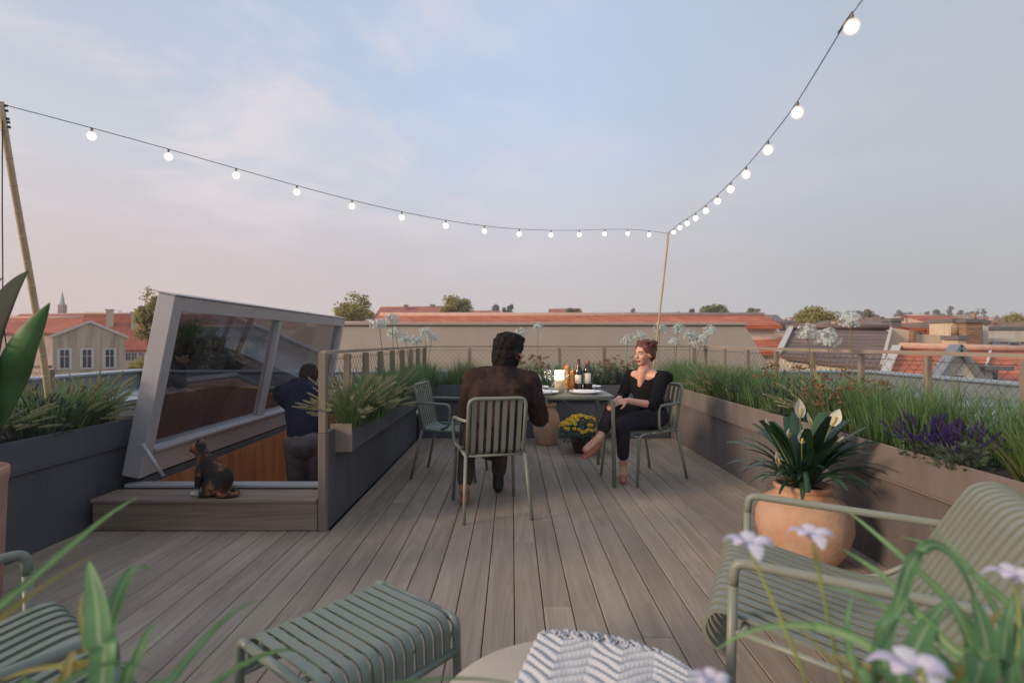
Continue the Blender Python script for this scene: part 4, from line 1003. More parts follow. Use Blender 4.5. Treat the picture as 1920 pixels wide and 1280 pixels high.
peace_lily("peace lily with dark strap leaves and cream flowers in the round terracotta pot", (PC.x, PC.y, .40), 120, (.26, .48),
           [(F(1500, 783, 2.86), -.05, .105, .1), (F(1522, 800, 2.88), -.3, .085, .8), (F(1503, 831, 2.80), .05, .075, -.05), (F(1560, 798, 2.86), .45, .10, -.7), (F(1444, 808, 2.90), -.3, .075, .9), (F(1459, 875, 2.82), -.1, .085, .8), (F(1575, 836, 2.9), .35, .06, -1.2), (F(1478, 822, 3.02), .1, .06, 1.2)])
peace_lily("small peace lily with pale buds in the tall urn behind the table", (UC.x, UC.y, .44), 34, (.30, .55),
           [(F(1011, 717, 6.15), -.1, .10, .2), (F(995, 706, 6.2), -.3, .10, .6)])
# yellow daisies
t = thing("yellow_daisies", "dense mound of yellow daisies in the dark pot under the table", "flowers", (YC.x, YC.y, .17)); f = MB(); h = MB(); e = MB()
for k in range(520):
    a = rnd.random() * 6.28; r = .26 * math.sqrt(rnd.random()); zz = rnd.uniform(-.04, .17) * (1 - (r / .34) ** 2)
    b = Vector((r * math.cos(a), r * math.sin(a), zz)); d = Vector((math.cos(a), math.sin(a), rnd.uniform(-.6, .9))).normalized(); l = rnd.uniform(.035, .065)
    f.leaf([b, b + d * l * .5, b + d * l - Vector((0, 0, .01))], [.001, l * .2, .001], d.cross(Vector((0, 0, 1))) + Vector((0, 0, .2)), .2)
for k in range(85):
    a = rnd.random() * 6.28; r = .27 * math.sqrt(rnd.random()); c = Vector((r * math.cos(a), r * math.sin(a), .235 * (1 - (r / .36) ** 2) + rnd.uniform(-.015, .02)))
    f.tube([Vector((c.x * .5, c.y * .5, .05)), c], .0012, 4, caps=False)
    n_ = Vector((math.cos(a) * .5, math.sin(a) * .5 - .45, .9)).normalized(); u = n_.orthogonal().normalized(); v = n_.cross(u); ro = rnd.random()
    for q in range(9):
        aa = ro + q * 2 * PI / 9; o = u * math.cos(aa) + v * math.sin(aa); s = n_.cross(o) * .006
        h.add([c + n_ * .002, c + o * .015 + s, c + o * .024 - n_ * .003, c + o * .015 - s], [(0, 1, 2, 3)])
    e.ell(c + n_ * .004, (.006, .006, .005), None, 7, 4)
f.build("foliage", M['lily'], t); h.build("petals", M['yel'], t)["kind"] = "stuff"; e.build("flower_eyes", M['eye'], t)["kind"] = "stuff"

# ------------------------------------------------------------------ broad leaved plant in the tall pot
t = thing("broad_leaved_plant", "tropical plant with broad dark and green leaves in the tall pot at the left edge", "plant", (TC.x, TC.y, .60))
def broad(pts, W, m, nm, side=(.8, -.3, .5), fold=.22):
    pts = spline(pts, 5); n = len(pts); mb = MB()
    ws = [max(.004, W * math.sin(PI * max(0, min(1, (i / (n - 1) - .12) / .88))) ** 1.05) if i / (n - 1) > .12 else .007 for i in range(n)]
    ws[-1] = .001
    mb.leaf(pts, ws, side, fold); o = mb.build(nm, m, t, t.location); q = o.modifiers.new("thick", 'SOLIDIFY'); q.thickness = .002
b0 = Vector((TC.x, TC.y, .60))
broad([b0, P(-40, 850, 2.1), P(-30, 720, 2.05), P(-12, 640, 2.02), P(22, 560, 2.0), P(52, 508, 1.98)], .105, M['bop'], "leaf")
broad([b0 + Vector((.03, 0, 0)), P(-6, 800, 2.1), P(14, 735, 2.05), P(38, 670, 2.0), P(66, 615, 1.98), P(93, 568, 1.96)], .052, M['bop_g'], "leaf", (.9, 0, .45), .3)
broad([b0, P(-20, 850, 2.15), P(5, 760, 2.2), P(34, 690, 2.25), P(58, 640, 2.3)], .06, M['bop'], "leaf")
broad([b0, P(-80, 820, 2.2), P(-70, 640, 2.3), P(-30, 560, 2.3), P(5, 520, 2.3)], .09, M['bop'], "leaf")
broad([b0, P(-150, 820, 2.2), P(-190, 680, 2.2), P(-250, 600, 2.2)], .09, M['bop_g'], "leaf")

# ------------------------------------------------------------------ near plants at the bottom of the view
M['iris_leaf'] = foliage('near_strap_leaf', [(.12, .26, .09), (.16, .32, .13), (.21, .35, .17)], .4, .45)
M['iris_y'] = foliage('yellowing_leaf', [(.36, .29, .08), (.30, .28, .10)], .3, .5)
def strap_mat(name, cols):
    m = foliage(name, cols, .4, .45); nt = m.node_tree; N = nt.nodes.new; L = nt.links.new
    rp = [n for n in nt.nodes if n.type == 'VALTORGB'][0]; tg = [l.to_socket for l in rp.outputs[0].links]
    a = N('ShaderNodeAttribute'); a.attribute_name = 'midrib'; mr = N('ShaderNodeMapRange'); mr.inputs[1].default_value = .78; mr.inputs[2].default_value = .95; mr.inputs[3].default_value = 0; mr.inputs[4].default_value = .75; L(a.outputs['Fac'], mr.inputs[0])
    tc = N('ShaderNodeTexCoord'); nz = N('ShaderNodeTexNoise'); nz.inputs['Scale'].default_value = 22; nz.inputs['Detail'].default_value = 5; L(tc.outputs['Object'], nz.inputs[0]); m2 = N('ShaderNodeMapRange'); m2.inputs[1].default_value = .3; m2.inputs[2].default_value = .7; m2.inputs[3].default_value = .72; m2.inputs[4].default_value = 1.2; L(nz.outputs['Fac'], m2.inputs[0])
    hs = N('ShaderNodeHueSaturation'); L(rp.outputs[0], hs.inputs['Color']); L(m2.outputs[0], hs.inputs['Value'])
    x = N('ShaderNodeMix'); x.data_type = 'RGBA'; L(mr.outputs[0], x.inputs[0]); L(hs.outputs[0], x.inputs[6]); x.inputs[7].default_value = (.42, .52, .30, 1)
    for t_ in tg: L(x.outputs[2], t_)
    return m
M['iris_leaf'] = strap_mat('near_strap_leaf_ribbed', [(.10, .24, .08), (.14, .30, .12), (.19, .33, .16)])
M['iris_p'] = foliage('lilac_petal', [(.66, .62, .78), (.78, .76, .84), (.62, .57, .74)], .35, .6)
def near_leaf(parent, pts, W, m, side, nm="leaf", flat=False):
    pts = spline(pts, 5); n = len(pts); mb = MB()
    ws = [W * (1 - (i / (n - 1)) ** 2.2) * (.6 + .4 * min(1, 3 * i / (n - 1))) + .0005 if not flat else W for i in range(n)]
    mb.leaf(pts, ws, side, .25); o = mb.build(nm, m, parent, parent.location); o.data.attributes.new('midrib', 'FLOAT', 'POINT').data.foreach_set('value', [0.0, 1.0, 0.0] * n); return o
npot = [(-.52, .60, "round dark pot below the left picture corner with strap leaves"), (.50, .62, "round dark pot below the right picture corner with irises")]
for (x, y, lb) in npot: lathe_pot("strap_leaf_pot", lb, (x, y, 0), [(0, .004), (.13, 0), (.15, .02), (.19, .3), (.2, .38), (.19, .39), (.175, .36), (0, .34)], M['clay_d'], soil_z=.35, soil_r=.175)
t = thing("strap_leaf_plant", "blurred strap leaved plant rising close to the viewer at the lower left", "plant", (-.52, .60, .35)); b = Vector((-.52, .60, .36))
g = M['iris_leaf']
near_leaf(t, [b, P(-200, 1250, .62), P(-20, 1150, .72), P(110, 1042, .80), P(200, 968, .86), P(258, 931, .9)], .007, g, (0, .3, 1))
near_leaf(t, [b, P(-160, 1290, .66), P(-10, 1166, .74), P(90, 1092, .78), P(182, 1036, .82)], .005, M['iris_y'], (0, .3, 1))
near_leaf(t, [b, P(190, 1300, .62), P(186, 1200, .64), P(181, 1130, .67), P(172, 1080, .69), P(166, 1052, .70)], .0165, g, (1, .05, 0))
near_leaf(t, [b, P(185, 1280, .66), P(202, 1180, .7), P(226, 1105, .72), P(250, 1066, .74), P(268, 1062, .76), P(281, 1070, .77)], .010, g, (1, .5, 0))
near_leaf(t, [b, P(225, 1330, .64), P(255, 1240, .66), P(275, 1190, .68), P(291, 1166, .69)], .008, g, (1, .2, 0))
near_leaf(t, [b, P(260, 1350, .66), P(320, 1275, .7), P(390, 1190, .76), P(440, 1146, .8), P(485, 1124, .83)], .006, g, (.7, .3, -.6))
near_leaf(t, [b, P(300, 1370, .68), P(400, 1280, .72), P(470, 1236, .76), P(540, 1216, .8), P(590, 1240, .82), P(612, 1275, .82)], .0055, g, (.3, .6, -.6))
near_leaf(t, [b, P(100, 1330, .62), P(150, 1250, .64), P(168, 1240, .66), P(60, 1255, .66), P(0, 1275, .66)], .005, M['iris_y'], (.2, .3, 1))
near_leaf(t, [b, P(120, 1300, .62), P(160, 1220, .66), P(150, 1150, .68), P(156, 1110, .7)], .0045, M['iris_y'], (1, .2, 0))
near_leaf(t, [b, P(500, 1420, .62), P(680, 1300, .64), P(800, 1272, .66), P(930, 1274, .68), P(1010, 1300, .7)], .005, g, (.1, .5, -.8))
near_leaf(t, [b, P(30, 1350, .56), P(100, 1290, .58), P(210, 1240, .6), P(300, 1262, .62)], .006, g, (.2, .5, -.8))
t = thing("iris_plant", "blurred iris plant with lilac flowers close to the viewer at the lower right", "plant", (.50, .62, .35)); b = Vector((.50, .62, .36))
near_leaf(t, [b, P(1900, 1330, .60), P(1830, 1190, .66), P(1765, 1110, .72), P(1700, 1050, .80), P(1630, 990, .86), P(1580, 950, .9)], .0065, g, (.5, 0, 1))
near_leaf(t, [b, P(1900, 1330, .56), P(1790, 1220, .60), P(1720, 1150, .64), P(1655, 1078, .70), P(1578, 1028, .76)], .008, g, (.5, 0, 1))
near_leaf(t, [b, P(1640, 1300, .60), P(1680, 1140, .64), P(1712, 1050, .68), P(1755, 1020, .7), P(1800, 1058, .7), P(1835, 1140, .7), P(1850, 1240, .68)], .009, g, (.8, .4, .3))
near_leaf(t, [b, P(1720, 1330, .56), P(1650, 1225, .6), P(1560, 1180, .64), P(1470, 1172, .68), P(1400, 1185, .7), P(1345, 1216, .72)], .0055, g, (.1, .3, 1))
near_leaf(t, [b, P(1690, 1340, .54), P(1700, 1260, .58), P(1735, 1180, .62), P(1780, 1120, .66)], .019, g, (1, .3, .2))
near_leaf(t, [b, P(1820, 1340, .54), P(1850, 1230, .58), P(1835, 1150, .62), P(1820, 1110, .64)], .018, g, (1, .3, 0))
near_leaf(t, [b, P(1780, 1340, .56), P(1825, 1240, .6), P(1800, 1160, .62), P(1770, 1110, .64)], .012, g, (1, .1, .2))
near_leaf(t, [b, P(1560, 1340, .6), P(1480, 1290, .64), P(1600, 1110, .7), P(1500, 1080, .74), P(1420, 1060, .76)], .005, g, (.3, .3, 1)) if False else None
near_leaf(t, [b, P(1815, 1330, .58), P(1828, 1240, .62), P(1850, 1180, .65), P(1880, 1140, .68)], .008, M['iris_y'], (1, .2, 0))
near_leaf(t, [b, P(1790, 1330, .56), P(1805, 1250, .6), P(1812, 1190, .62)], .007, M['iris_y'], (1, .2, 0))
near_leaf(t, [b, P(1990, 1250, .6), P(1900, 1140, .7), P(1830, 1080, .78), P(1770, 1030, .86), P(1690, 1005, .92)], .006, g, (.5, 0, 1))
near_leaf(t, [b, P(1940, 1320, .52), P(1930, 1240, .56), P(1915, 1160, .6), P(1900, 1110, .64)], .011, g, (1, .2, 0))
def iris(px, py, Y, base_px, s=1.0):
    c = P(px, py, Y); m = MB(); m.tube(spline([b, P(*base_px, Y - .04), c - Vector((0, 0, .004))], 8), .0022, 6); st_ = m.build("flower_stem", M['iris_y'] if False else M['stemiris'], t, t.location)
    m = MB()
    for k in range(6):
        a = k * PI / 3 + .35; d = Vector((math.cos(a), math.sin(a), 0)); up = .35 if k % 2 else .05; L = (.026 if k % 2 else .036) * s
        p = [c, c + d * L * .35 + Vector((0, 0, .35 * L + up * .01)), c + d * L * .75 + Vector((0, 0, (.30 + up) * L)), c + d * L + Vector((0, 0, (up * 1.2 - .05) * L))]
        m.leaf(spline(p, 3), [.0015 * s, .004 * s, .006 * s, .007 * s, .0085 * s, .009 * s, .0085 * s, .007 * s, .004 * s, .001], Vector((-d.y, d.x, 0)), .3)
    m.build("flower", M['iris_p'], t, t.location)
M['stemiris'] = simple('iris_stem', (.22, .26, .07), .6, .2)
iris(1408, 1030, .66, (1520, 1300)); iris(1524, 1012, .70, (1590, 1320), .95); iris(1715, 1270, .50, (1740, 1340), 1.1); iris(1905, 1090, .62, (1900, 1300), .9); iris(1335, 1285, .56, (1480, 1400), .7)
for (q_, W_, m_) in (((( 1960, 1330, .58), (1905, 1230, .66), (1860, 1130, .74), (1800, 1040, .82), (1742, 985, .88)), .0055, g), (((1840, 1340, .56), (1770, 1240, .62), (1690, 1160, .68), (1600, 1110, .74), (1530, 1098, .78)), .006, g), (((1640, 1340, .58), (1600, 1250, .62), (1588, 1170, .66), (1600, 1110, .7)), .006, g), (((1740, 1340, .56), (1655, 1270, .6), (1590, 1235, .64), (1520, 1228, .68)), .006, M['iris_y']), (((1890, 1340, .54), (1882, 1240, .6), (1890, 1160, .64), (1912, 1090, .68)), .011, g), (((1700, 1340, .56), (1660, 1250, .6), (1668, 1180, .62), (1700, 1120, .64)), .010, g)):
    near_leaf(t, [b] + [P(*w_) for w_ in q_], W_, m_, (.8, .2, .4))
near_leaf(t, [b, P(1620, 1320, .6), P(1560, 1240, .64), P(1500, 1180, .68), P(1440, 1128, .7)], .003, M['iris_y'], (1, .2, 0))
# ------------------------------------------------------------------ ground far below
GZ = -18.0
def ground_mat():
    m, nt, N, L, out = newmat('city_ground'); b = N("ShaderNodeBsdfPrincipled"); L(b.outputs[0], out.inputs[0]); b.inputs["Roughness"].default_value = .9
    tc = N("ShaderNodeTexCoord"); nz = N("ShaderNodeTexNoise"); nz.inputs["Scale"].default_value = .05; nz.inputs["Detail"].default_value = 8; L(tc.outputs["Object"], nz.inputs["Vector"])
    rp = ramp(nt, [(.35, (.05, .05, .05)), (.5, (.09, .085, .075)), (.65, (.05, .075, .03))]); L(nz.outputs["Fac"], rp.inputs[0]); L(rp.outputs[0], b.inputs["Base Color"]); return m
mb = MB(); mb.add([(-2500, -800, GZ), (2500, -800, GZ), (2500, 4000, GZ), (-2500, 4000, GZ)], [(0, 1, 2, 3)])
tag(mb.build("ground", ground_mat(), org=(0, 0, GZ)), "street level ground of the city far below", kind='structure')

M['tile_r'] = tiles('red_roof_tiles', srgb(150, 74, 54), srgb(196, 108, 80), .12, .22)
M['tile_o'] = tiles('orange_roof_tiles', srgb(168, 88, 58), srgb(212, 128, 92), .10, .2)
M['tile_b'] = tiles('brown_roof_tiles', srgb(98, 82, 76), srgb(136, 114, 104), .11, .25, .9)
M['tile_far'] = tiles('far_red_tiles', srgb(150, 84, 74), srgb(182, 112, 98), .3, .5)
M['beige_sheet'] = stained('beige_sheet_roof', srgb(164, 152, 138), srgb(158, 146, 132), (1.2, 1.2, .6), .7)
M['cream'] = stained('cream_plaster', srgb(206, 188, 162), srgb(178, 158, 134), (2, 2, .4))
M['cream_g'] = stained('grey_cream_plaster', srgb(190, 176, 156), srgb(140, 122, 104), (2.2, 2.2, .25))
M['pinkw'] = stained('pinkish_plaster', srgb(198, 172, 156), srgb(168, 144, 130), (2, 2, .4))
M['pale'] = stained('pale_plaster', srgb(212, 202, 186), srgb(186, 174, 158), (2, 2, .4))
M['brick'] = tiles('chimney_brick', srgb(136, 104, 82), srgb(170, 138, 112), .08, .16, .3)
M['verge'] = simple('pale_verge', srgb(206, 198, 188), .7, .08)
M['ridge'] = simple('ridge_cap', srgb(196, 160, 140), .8, .15, 6)
M['winglass'] = simple('window_pane', (.06, .07, .085), .12, .2, 2, spec=.8)
M['winframe'] = simple('window_frame', srgb(200, 196, 190), .6, .05)
def facade(name, col):
    m = stained(name, col, tuple(c * .8 for c in col), (1, 1, .3)); nt = m.node_tree; N = nt.nodes.new; L = nt.links.new
    b = [n for n in nt.nodes if n.type == 'BSDF_PRINCIPLED'][0]; src = b.inputs["Base Color"].links[0].from_socket
    tc = N("ShaderNodeTexCoord"); sp = N("ShaderNodeSeparateXYZ"); L(tc.outputs["Object"], sp.inputs[0]); ms = []
    for sock, per, a, e in ((0, 1.7, .32, .66), (2, 3.1, .30, .78)):
        d = N("ShaderNodeMath"); d.operation = 'DIVIDE'; d.inputs[1].default_value = per; L(sp.outputs[sock], d.inputs[0]); f = N("ShaderNodeMath"); f.operation = 'FRACT'; L(d.outputs[0], f.inputs[0])
        g = N("ShaderNodeMath"); g.operation = 'COMPARE'; g.inputs[1].default_value = (a + e) / 2; g.inputs[2].default_value = (e - a) / 2; L(f.outputs[0], g.inputs[0]); ms.append(g)
    q = N("ShaderNodeMath"); q.operation = 'MULTIPLY'; L(ms[0].outputs[0], q.inputs[0]); L(ms[1].outputs[0], q.inputs[1])
    x = N("ShaderNodeMix"); x.data_type = 'RGBA'; L(q.outputs[0], x.inputs[0]); L(src, x.inputs[6]); x.inputs[7].default_value = (.07, .07, .08, 1); L(x.outputs[2], b.inputs["Base Color"]); return m
M['far_a'] = facade('far_cream_facade', srgb(206, 190, 168)); M['far_b'] = facade('far_pale_facade', srgb(214, 206, 194)); M['far_c'] = facade('far_pink_facade', srgb(198, 176, 164)); M['far_d'] = facade('far_grey_facade', srgb(180, 172, 162))
M['slate'] = simple('roof_felt', srgb(112, 108, 108), .8, .15, 1.5)

def house(name, label, c, w, d, ze, zr, wall, roof, axis='x', rz=0, wins=None, chim=(), ov=.25, gz=GZ, group=None, winrows=None, ridge=True):
    """gable house: local x = ridge direction (axis x), base at gz"""
    t = thing(name, label, "house", (c[0], c[1], gz), rz, group); q = lambda z: z - gz
    mb = MB(); W, D = w / 2, d / 2
    mb.add([(-W, -D, 0), (W, -D, 0), (W, D, 0), (-W, D, 0), (-W, -D, q(ze)), (W, -D, q(ze)), (W, D, q(ze)), (-W, D, q(ze))] + ([(-W, 0, q(zr) - .02), (W, 0, q(zr) - .02)] if axis == 'x' else [(0, -D, q(zr) - .02), (0, D, q(zr) - .02)]),
           [(0, 1, 5, 4), (2, 3, 7, 6)] + ([(1, 2, 6, 9, 5), (3, 0, 4, 8, 7)] if axis == 'x' else [(1, 2, 6, 5), (3, 0, 4, 7)]) if axis == 'x' else [(0, 1, 5, 8, 4), (2, 3, 7, 9, 6), (1, 2, 6, 5), (3, 0, 4, 7)])
    mb.build("wall", wall, t)
    mb = MB(); th = .14
    if axis == 'x':
        sl = (zr - ze) / D; e = ov; a, b_ = -W - ov * .6, W + ov * .6
        for s in (-1, 1):
            p = [(a, s * (D + e), q(ze) - sl * e), (b_, s * (D + e), q(ze) - sl * e), (b_, 0, q(zr)), (a, 0, q(zr))]
            vs = p + [(x, y, z + th) for x, y, z in p]; mb.add(vs, [(0, 1, 2, 3), (4, 5, 6, 7), (0, 1, 5, 4), (1, 2, 6, 5), (3, 0, 4, 7)])
    else:
        sl = (zr - ze) / W; e = ov; a, b_ = -D - ov * .6, D + ov * .6
        for s in (-1, 1):
            p = [(s * (W + e), a, q(ze) - sl * e), (s * (W + e), b_, q(ze) - sl * e), (0, b_, q(zr)), (0, a, q(zr))]
            vs = p + [(x, y, z + th) for x, y, z in p]; mb.add(vs, [(0, 1, 2, 3), (4, 5, 6, 7), (0, 1, 5, 4), (1, 2, 6, 5), (3, 0, 4, 7)])
    ro = mb.build("roof", roof, t)
    if ridge:
        mb = MB()
        if axis == 'x': mb.tube([(-W - .1, 0, q(zr) + th), (W + .1, 0, q(zr) + th)], .12, 8)
        else: mb.tube([(0, -D - .1, q(zr) + th), (0, D + .1, q(zr) + th)], .12, 8)
        mb.build("ridge_cap", M['ridge'], ro)
    for (x, y, cw, cd, z0, z1, m) in chim:
        mb = MB(); mb.box(x - cw / 2, x + cw / 2, y - cd / 2, y + cd / 2, q(z0), q(z1) - .12); mb.box(x - cw / 2 - .06, x + cw / 2 + .06, y - cd / 2 - .06, y + cd / 2 + .06, q(z1) - .118, q(z1)); mb.build("chimney", m, ro)
    if winrows:
        for (z, h_, ww, xs) in winrows:
            for x in xs:
                f_ = MB(); f_.box(x - ww / 2 - .07, x + ww / 2 + .07, -D - .05, -D - .003, q(z) - .08, q(z) + h_ + .08); wn = f_.build("window", M['winframe'], t)
                g_ = MB(); hw_ = ww / 2 - .03
                for s in (-1, 1):
                    for (za, zb) in ((0, h_ * .62), (h_ * .66, h_)): g_.box(x + s * hw_ / 2 - hw_ / 2 + .02, x + s * hw_ / 2 + hw_ / 2 - .02, -D - .065, -D - .052, q(z) + za, q(z) + zb)
                g_.build("pane", M['winglass'], wn)
    return t
def block(name, label, x0, x1, y0, y1, z1, wall, cap=None, wins=(), gz=GZ, group=None, cat="building", extra=()):
    c = ((x0 + x1) / 2, (y0 + y1) / 2, gz); t = thing(name, label, cat, c, 0, group)
    mb = MB(); mb.box(x0, x1, y0, y1, gz, z1); mb.build("wall", wall, t, c)
    mb = MB(); mb.box(x0 - .08, x1 + .08, y0 - .08, y1 + .08, z1 + .002, z1 + .14); mb.build("roof", cap or M['slate'], t, c)
    for (x, z, ww, h_) in wins:
        f_ = MB(); f_.box(x - ww / 2, x + ww / 2, y0 - .05, y0 - .003, z, z + h_); wn = f_.build("window", M['winframe'], t, c)
        g_ = MB(); g_.box(x - ww / 2 + .06, x + ww / 2 - .06, y0 - .065, y0 - .052, z + .06, z + h_ - .06); g_.build("pane", M['winglass'], wn, c)
    for (a, nm, m) in extra:
        mb = MB(); mb.box(*a); mb.build(nm, m, t, c)
    return t
X = lambda px, Y: (px - 960) / 1000 * Y
ZZ = lambda py, Y: H - (py - 640) / 1000 * Y

# beige mansard of the neighbouring house across the yard
c = (.6, 15, GZ); t = thing("neighbour_house", "wide beige sheet metal mansard roof just beyond the back railing", "building", c)
mb = MB(); zt, zb = ZZ(608, 12), -2.2; xa, xb = X(598, 12), X(1395, 12)
top = [(xa, 12, zt), (xb, 12, zt), (xb, 17, zt), (xa, 17, zt)]; bot = [(xa - 1.0, 11.0, zb), (xb + 1.75, 11.0, zb), (xb + 1.75, 18, zb), (xa - 1.0, 18, zb)]
mb.add(bot + top, [(0, 1, 5, 4), (1, 2, 6, 5), (2, 3, 7, 6), (3, 0, 4, 7), (4, 5, 6, 7)]); mb.build("roof", M['beige_sheet'], t, c)
mb = MB(); mb.box(xa - .05, xb + .05, 11.93, 12.1, zt - .02, zt + .05, .01); mb.build("coping", simple('beige_coping', srgb(176, 160, 142), .6, .06), t, c)
mb = MB(); mb.box(xa - .8, xb + 1.5, 11.2, 17.8, GZ, zb - .002); mb.build("wall", M['cream_g'], t, c)
# long red tiled roof behind it
house("long_red_house", "long low red tiled roof whose ridge runs behind the beige mansard", (X(1072, 22), 22.0), 15.6, 2.4, ZZ(613, 20.8), ZZ(593, 22) - .1, M['pale'], M['tile_o'], 'x', 0)
# left: grey cream gable house, red hipped house, tower
house("gable_house", "grey cream gabled house with streaked walls at the left, three windows facing the viewer", (X(118, 25), 25 + 1.6), 2.75, 2.0, ZZ(632, 25), ZZ(604, 25), M['cream_g'], M['verge'], 'y', R(39), ov=.12, ridge=False,
      winrows=[(ZZ(690, 25), .85, .42, [-.95, -.12, .75])])
house("red_roofed_house", "red roofed house with rows of small windows and two tall chimneys left of the hatch", (X(196, 46), 49), 6.2, 7, ZZ(654, 46), ZZ(596, 49) + .2, M['cream'], M['tile_r'], 'x', R(30),
      chim=((-1.3, -1.2, .5, .4, 1, ZZ(591, 46) + .6, M['cream']), (.55, -1.5, .55, .4, 1, ZZ(593, 46) + .5, M['cream'])),
      winrows=[(ZZ(676, 45), .62, .42, [-.3, .25, .7, 1.2, 1.75, 2.4]), (ZZ(705, 45), .62, .42, [-.3, .25, .7, 1.2, 1.75, 2.4])])
house("red_roofed_house", "dark red roofed house peeping between the broad green leaf and the pole", (X(50, 52), 55), 9, 9, ZZ(625, 52), ZZ(598, 55), M['pinkw'], M['tile_r'], 'x', 0)
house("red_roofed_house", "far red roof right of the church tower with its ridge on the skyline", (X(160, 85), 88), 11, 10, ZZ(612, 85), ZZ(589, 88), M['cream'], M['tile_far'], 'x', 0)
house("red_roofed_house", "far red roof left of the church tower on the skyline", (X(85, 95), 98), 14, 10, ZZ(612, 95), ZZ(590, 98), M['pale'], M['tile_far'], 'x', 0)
c = (X(117, 210), 210, GZ); t = thing("church_tower", "slim church tower with a grey spire on the left skyline", "church", c); q = .9
mb = MB(); mb.box(c[0] - 1.0, c[0] + 1.0, 209, 211, GZ, ZZ(571, 210)); mb.build("tower", simple('tower_brick', srgb(138, 108, 104), .9, .1), t, c)
mb = MB(); zt = ZZ(572, 210); mb.add([(c[0] - .7, 209.3, zt - .6), (c[0] + .7, 209.3, zt - .6), (c[0] + .7, 210.7, zt - .6), (c[0] - .7, 210.7, zt - .6), (c[0], 210, ZZ(543, 210))], [(0, 1, 4), (1, 2, 4), (2, 3, 4), (3, 0, 4)]); mb.build("spire", simple('spire_copper', srgb(142, 148, 150), .6, .1), t, c)
# seen through the hatch glass
house("brown_roofed_house", "brown tiled house seen through the right pane of the hatch", (X(585, 17), 19.5), 2.4, 6, .2, ZZ(612, 17), M['cream'], M['tile_b'], 'x', R(-20))
house("pink_roofed_house", "pinkish roofed house seen through the hatch glass, left one", (X(420, 60), 60), 9, 8, ZZ(615, 56), ZZ(592, 60), M['cream'], M['tile_far'], 'x', R(5))
house("pink_roofed_house", "pinkish roofed house seen through the hatch glass, right one beside the mullion", (X(505, 70), 72), 9, 8, ZZ(612, 66), ZZ(588, 72), M['pale'], M['tile_far'], 'x', 0)
house("cream_house", "cream house with a low roof among dark trees in the hatch glass", (X(425, 44), 46), 5.5, 6, ZZ(632, 43), ZZ(615, 46), M['cream'], M['slate'], 'x', R(8), winrows=[(ZZ(640, 43), .4, .5, [-1.8, -.8, .2, 1.2, 2.0])])
# behind the mansard
house("far_red_house", "far dusky red roof between the two round trees", (X(772, 75), 78), 10.0, 9, ZZ(600, 74), ZZ(577, 78), M['pale'], M['tile_far'], 'x', 0, chim=((-1.2, -1, .5, .5, 4, 6.5, M['brick']), (2.5, 0, .6, .6, 4, 6.6, M['brick'])))
house("far_grey_house", "low far house left of the narrow poplars", (X(905, 110), 113), 7, 8, ZZ(592, 110), ZZ(584, 113), M['pinkw'], M['tile_far'], 'x', 0)
house("far_grey_house", "low far house beneath the small tree at the centre skyline", (X(1062, 110), 113), 6.5, 8, ZZ(592, 110), ZZ(580, 113), M['pinkw'], M['tile_far'], 'x', 0)
# right: brown tiled roof with pale verge and cream gable wall
c = (X(1560, 17), 18, GZ); t = thing("brown_roofed_house", "brown tiled roof with pale verges beyond the right railing", "house", c)
TL, TR, BR_, BL = P(1487, 617, 20.0), P(1667, 619, 18.6), P(1648, 690, 14.6), P(1464, 665, 16.6)
def slab(mb, p, th): 
    n_ = (p[1] - p[0]).cross(p[3] - p[0]).normalized(); n_ = n_ if n_.z < 0 else -n_
    mb.add([v for v in p] + [v + n_ * th for v in p], [(0, 1, 2, 3), (4, 5, 6, 7), (0, 1, 5, 4), (1, 2, 6, 5), (2, 3, 7, 6), (3, 0, 4, 7)])
mb = MB(); slab(mb, [TL, TR, BR_, BL], .12); back = [TL, TR, TR + Vector((2, 6, -2.4)), TL + Vector((1.5, 6, -2.4))]; slab(mb, back, .12); mb.build("roof", M['tile_b'], t, c)
mb = MB(); mb.bar([TL + Vector((-.08, 0, .05)), BL + Vector((-.08, 0, .05))], (1, .2, 0), .22, .12); mb.bar([TR + Vector((.06, 0, .05)), BR_ + Vector((.06, 0, .05))], (1, .2, 0), .12, .12); mb.build("verge", M['verge'], t, c)
mb = MB(); a_, b_ = BL + Vector((.15, .35, -.06)), BR_ + Vector((-.1, .35, -.06)); a2, b2 = TL + Vector((.1, 0, -.15)), TR + Vector((0, 0, -.15))
for p, q_ in ((a_, b_), (b_, b2), (b2, a2), (a2, a_)): mb.add([p, q_, Vector((q_.x, q_.y, GZ)), Vector((p.x, p.y, GZ))], [(0, 1, 2, 3)])
mb.build("wall", M['pale'], t, c)
mb = MB(); mb.tube([TL + Vector((0, 0, .1)), TR + Vector((0, 0, .1))], .1, 8); mb.build("ridge_cap", M['tile_b'], t, c)
# cream fire wall right of it
c = (13, 19, GZ); t = thing("fire_wall_house", "bare cream fire wall between the brown roof and the chimneys", "building", c)
poly = [P(1668, 619, 18.4), P(1680, 615, 18.4), P(1716, 621, 18.4), P(1718, 627, 18.4), P(1812, 628, 18.4), P(1814, 700, 18.4), P(1640, 712, 18.4)]
mb = MB(); n_ = len(poly); bk = [p + Vector((.6, 4, 0)) for p in poly]; mb.add(poly + bk, [tuple(range(n_)), tuple(range(2 * n_ - 1, n_ - 1, -1))] + [(i, (i + 1) % n_, n_ + (i + 1) % n_, n_ + i) for i in range(n_)])
mb.box(11.9, 16, 18.5, 22, GZ, -.2); mb.build("wall", M['cream'], t, c)
mb = MB()
for q_ in range(3): mb.box(X(1672 + q_ * 34, 19), X(1700 + q_ * 34, 19), 19, 20.5, ZZ(622, 19), ZZ(613 + q_ * 1.5, 19))
mb.build("roof", M['tile_r'], t, c)
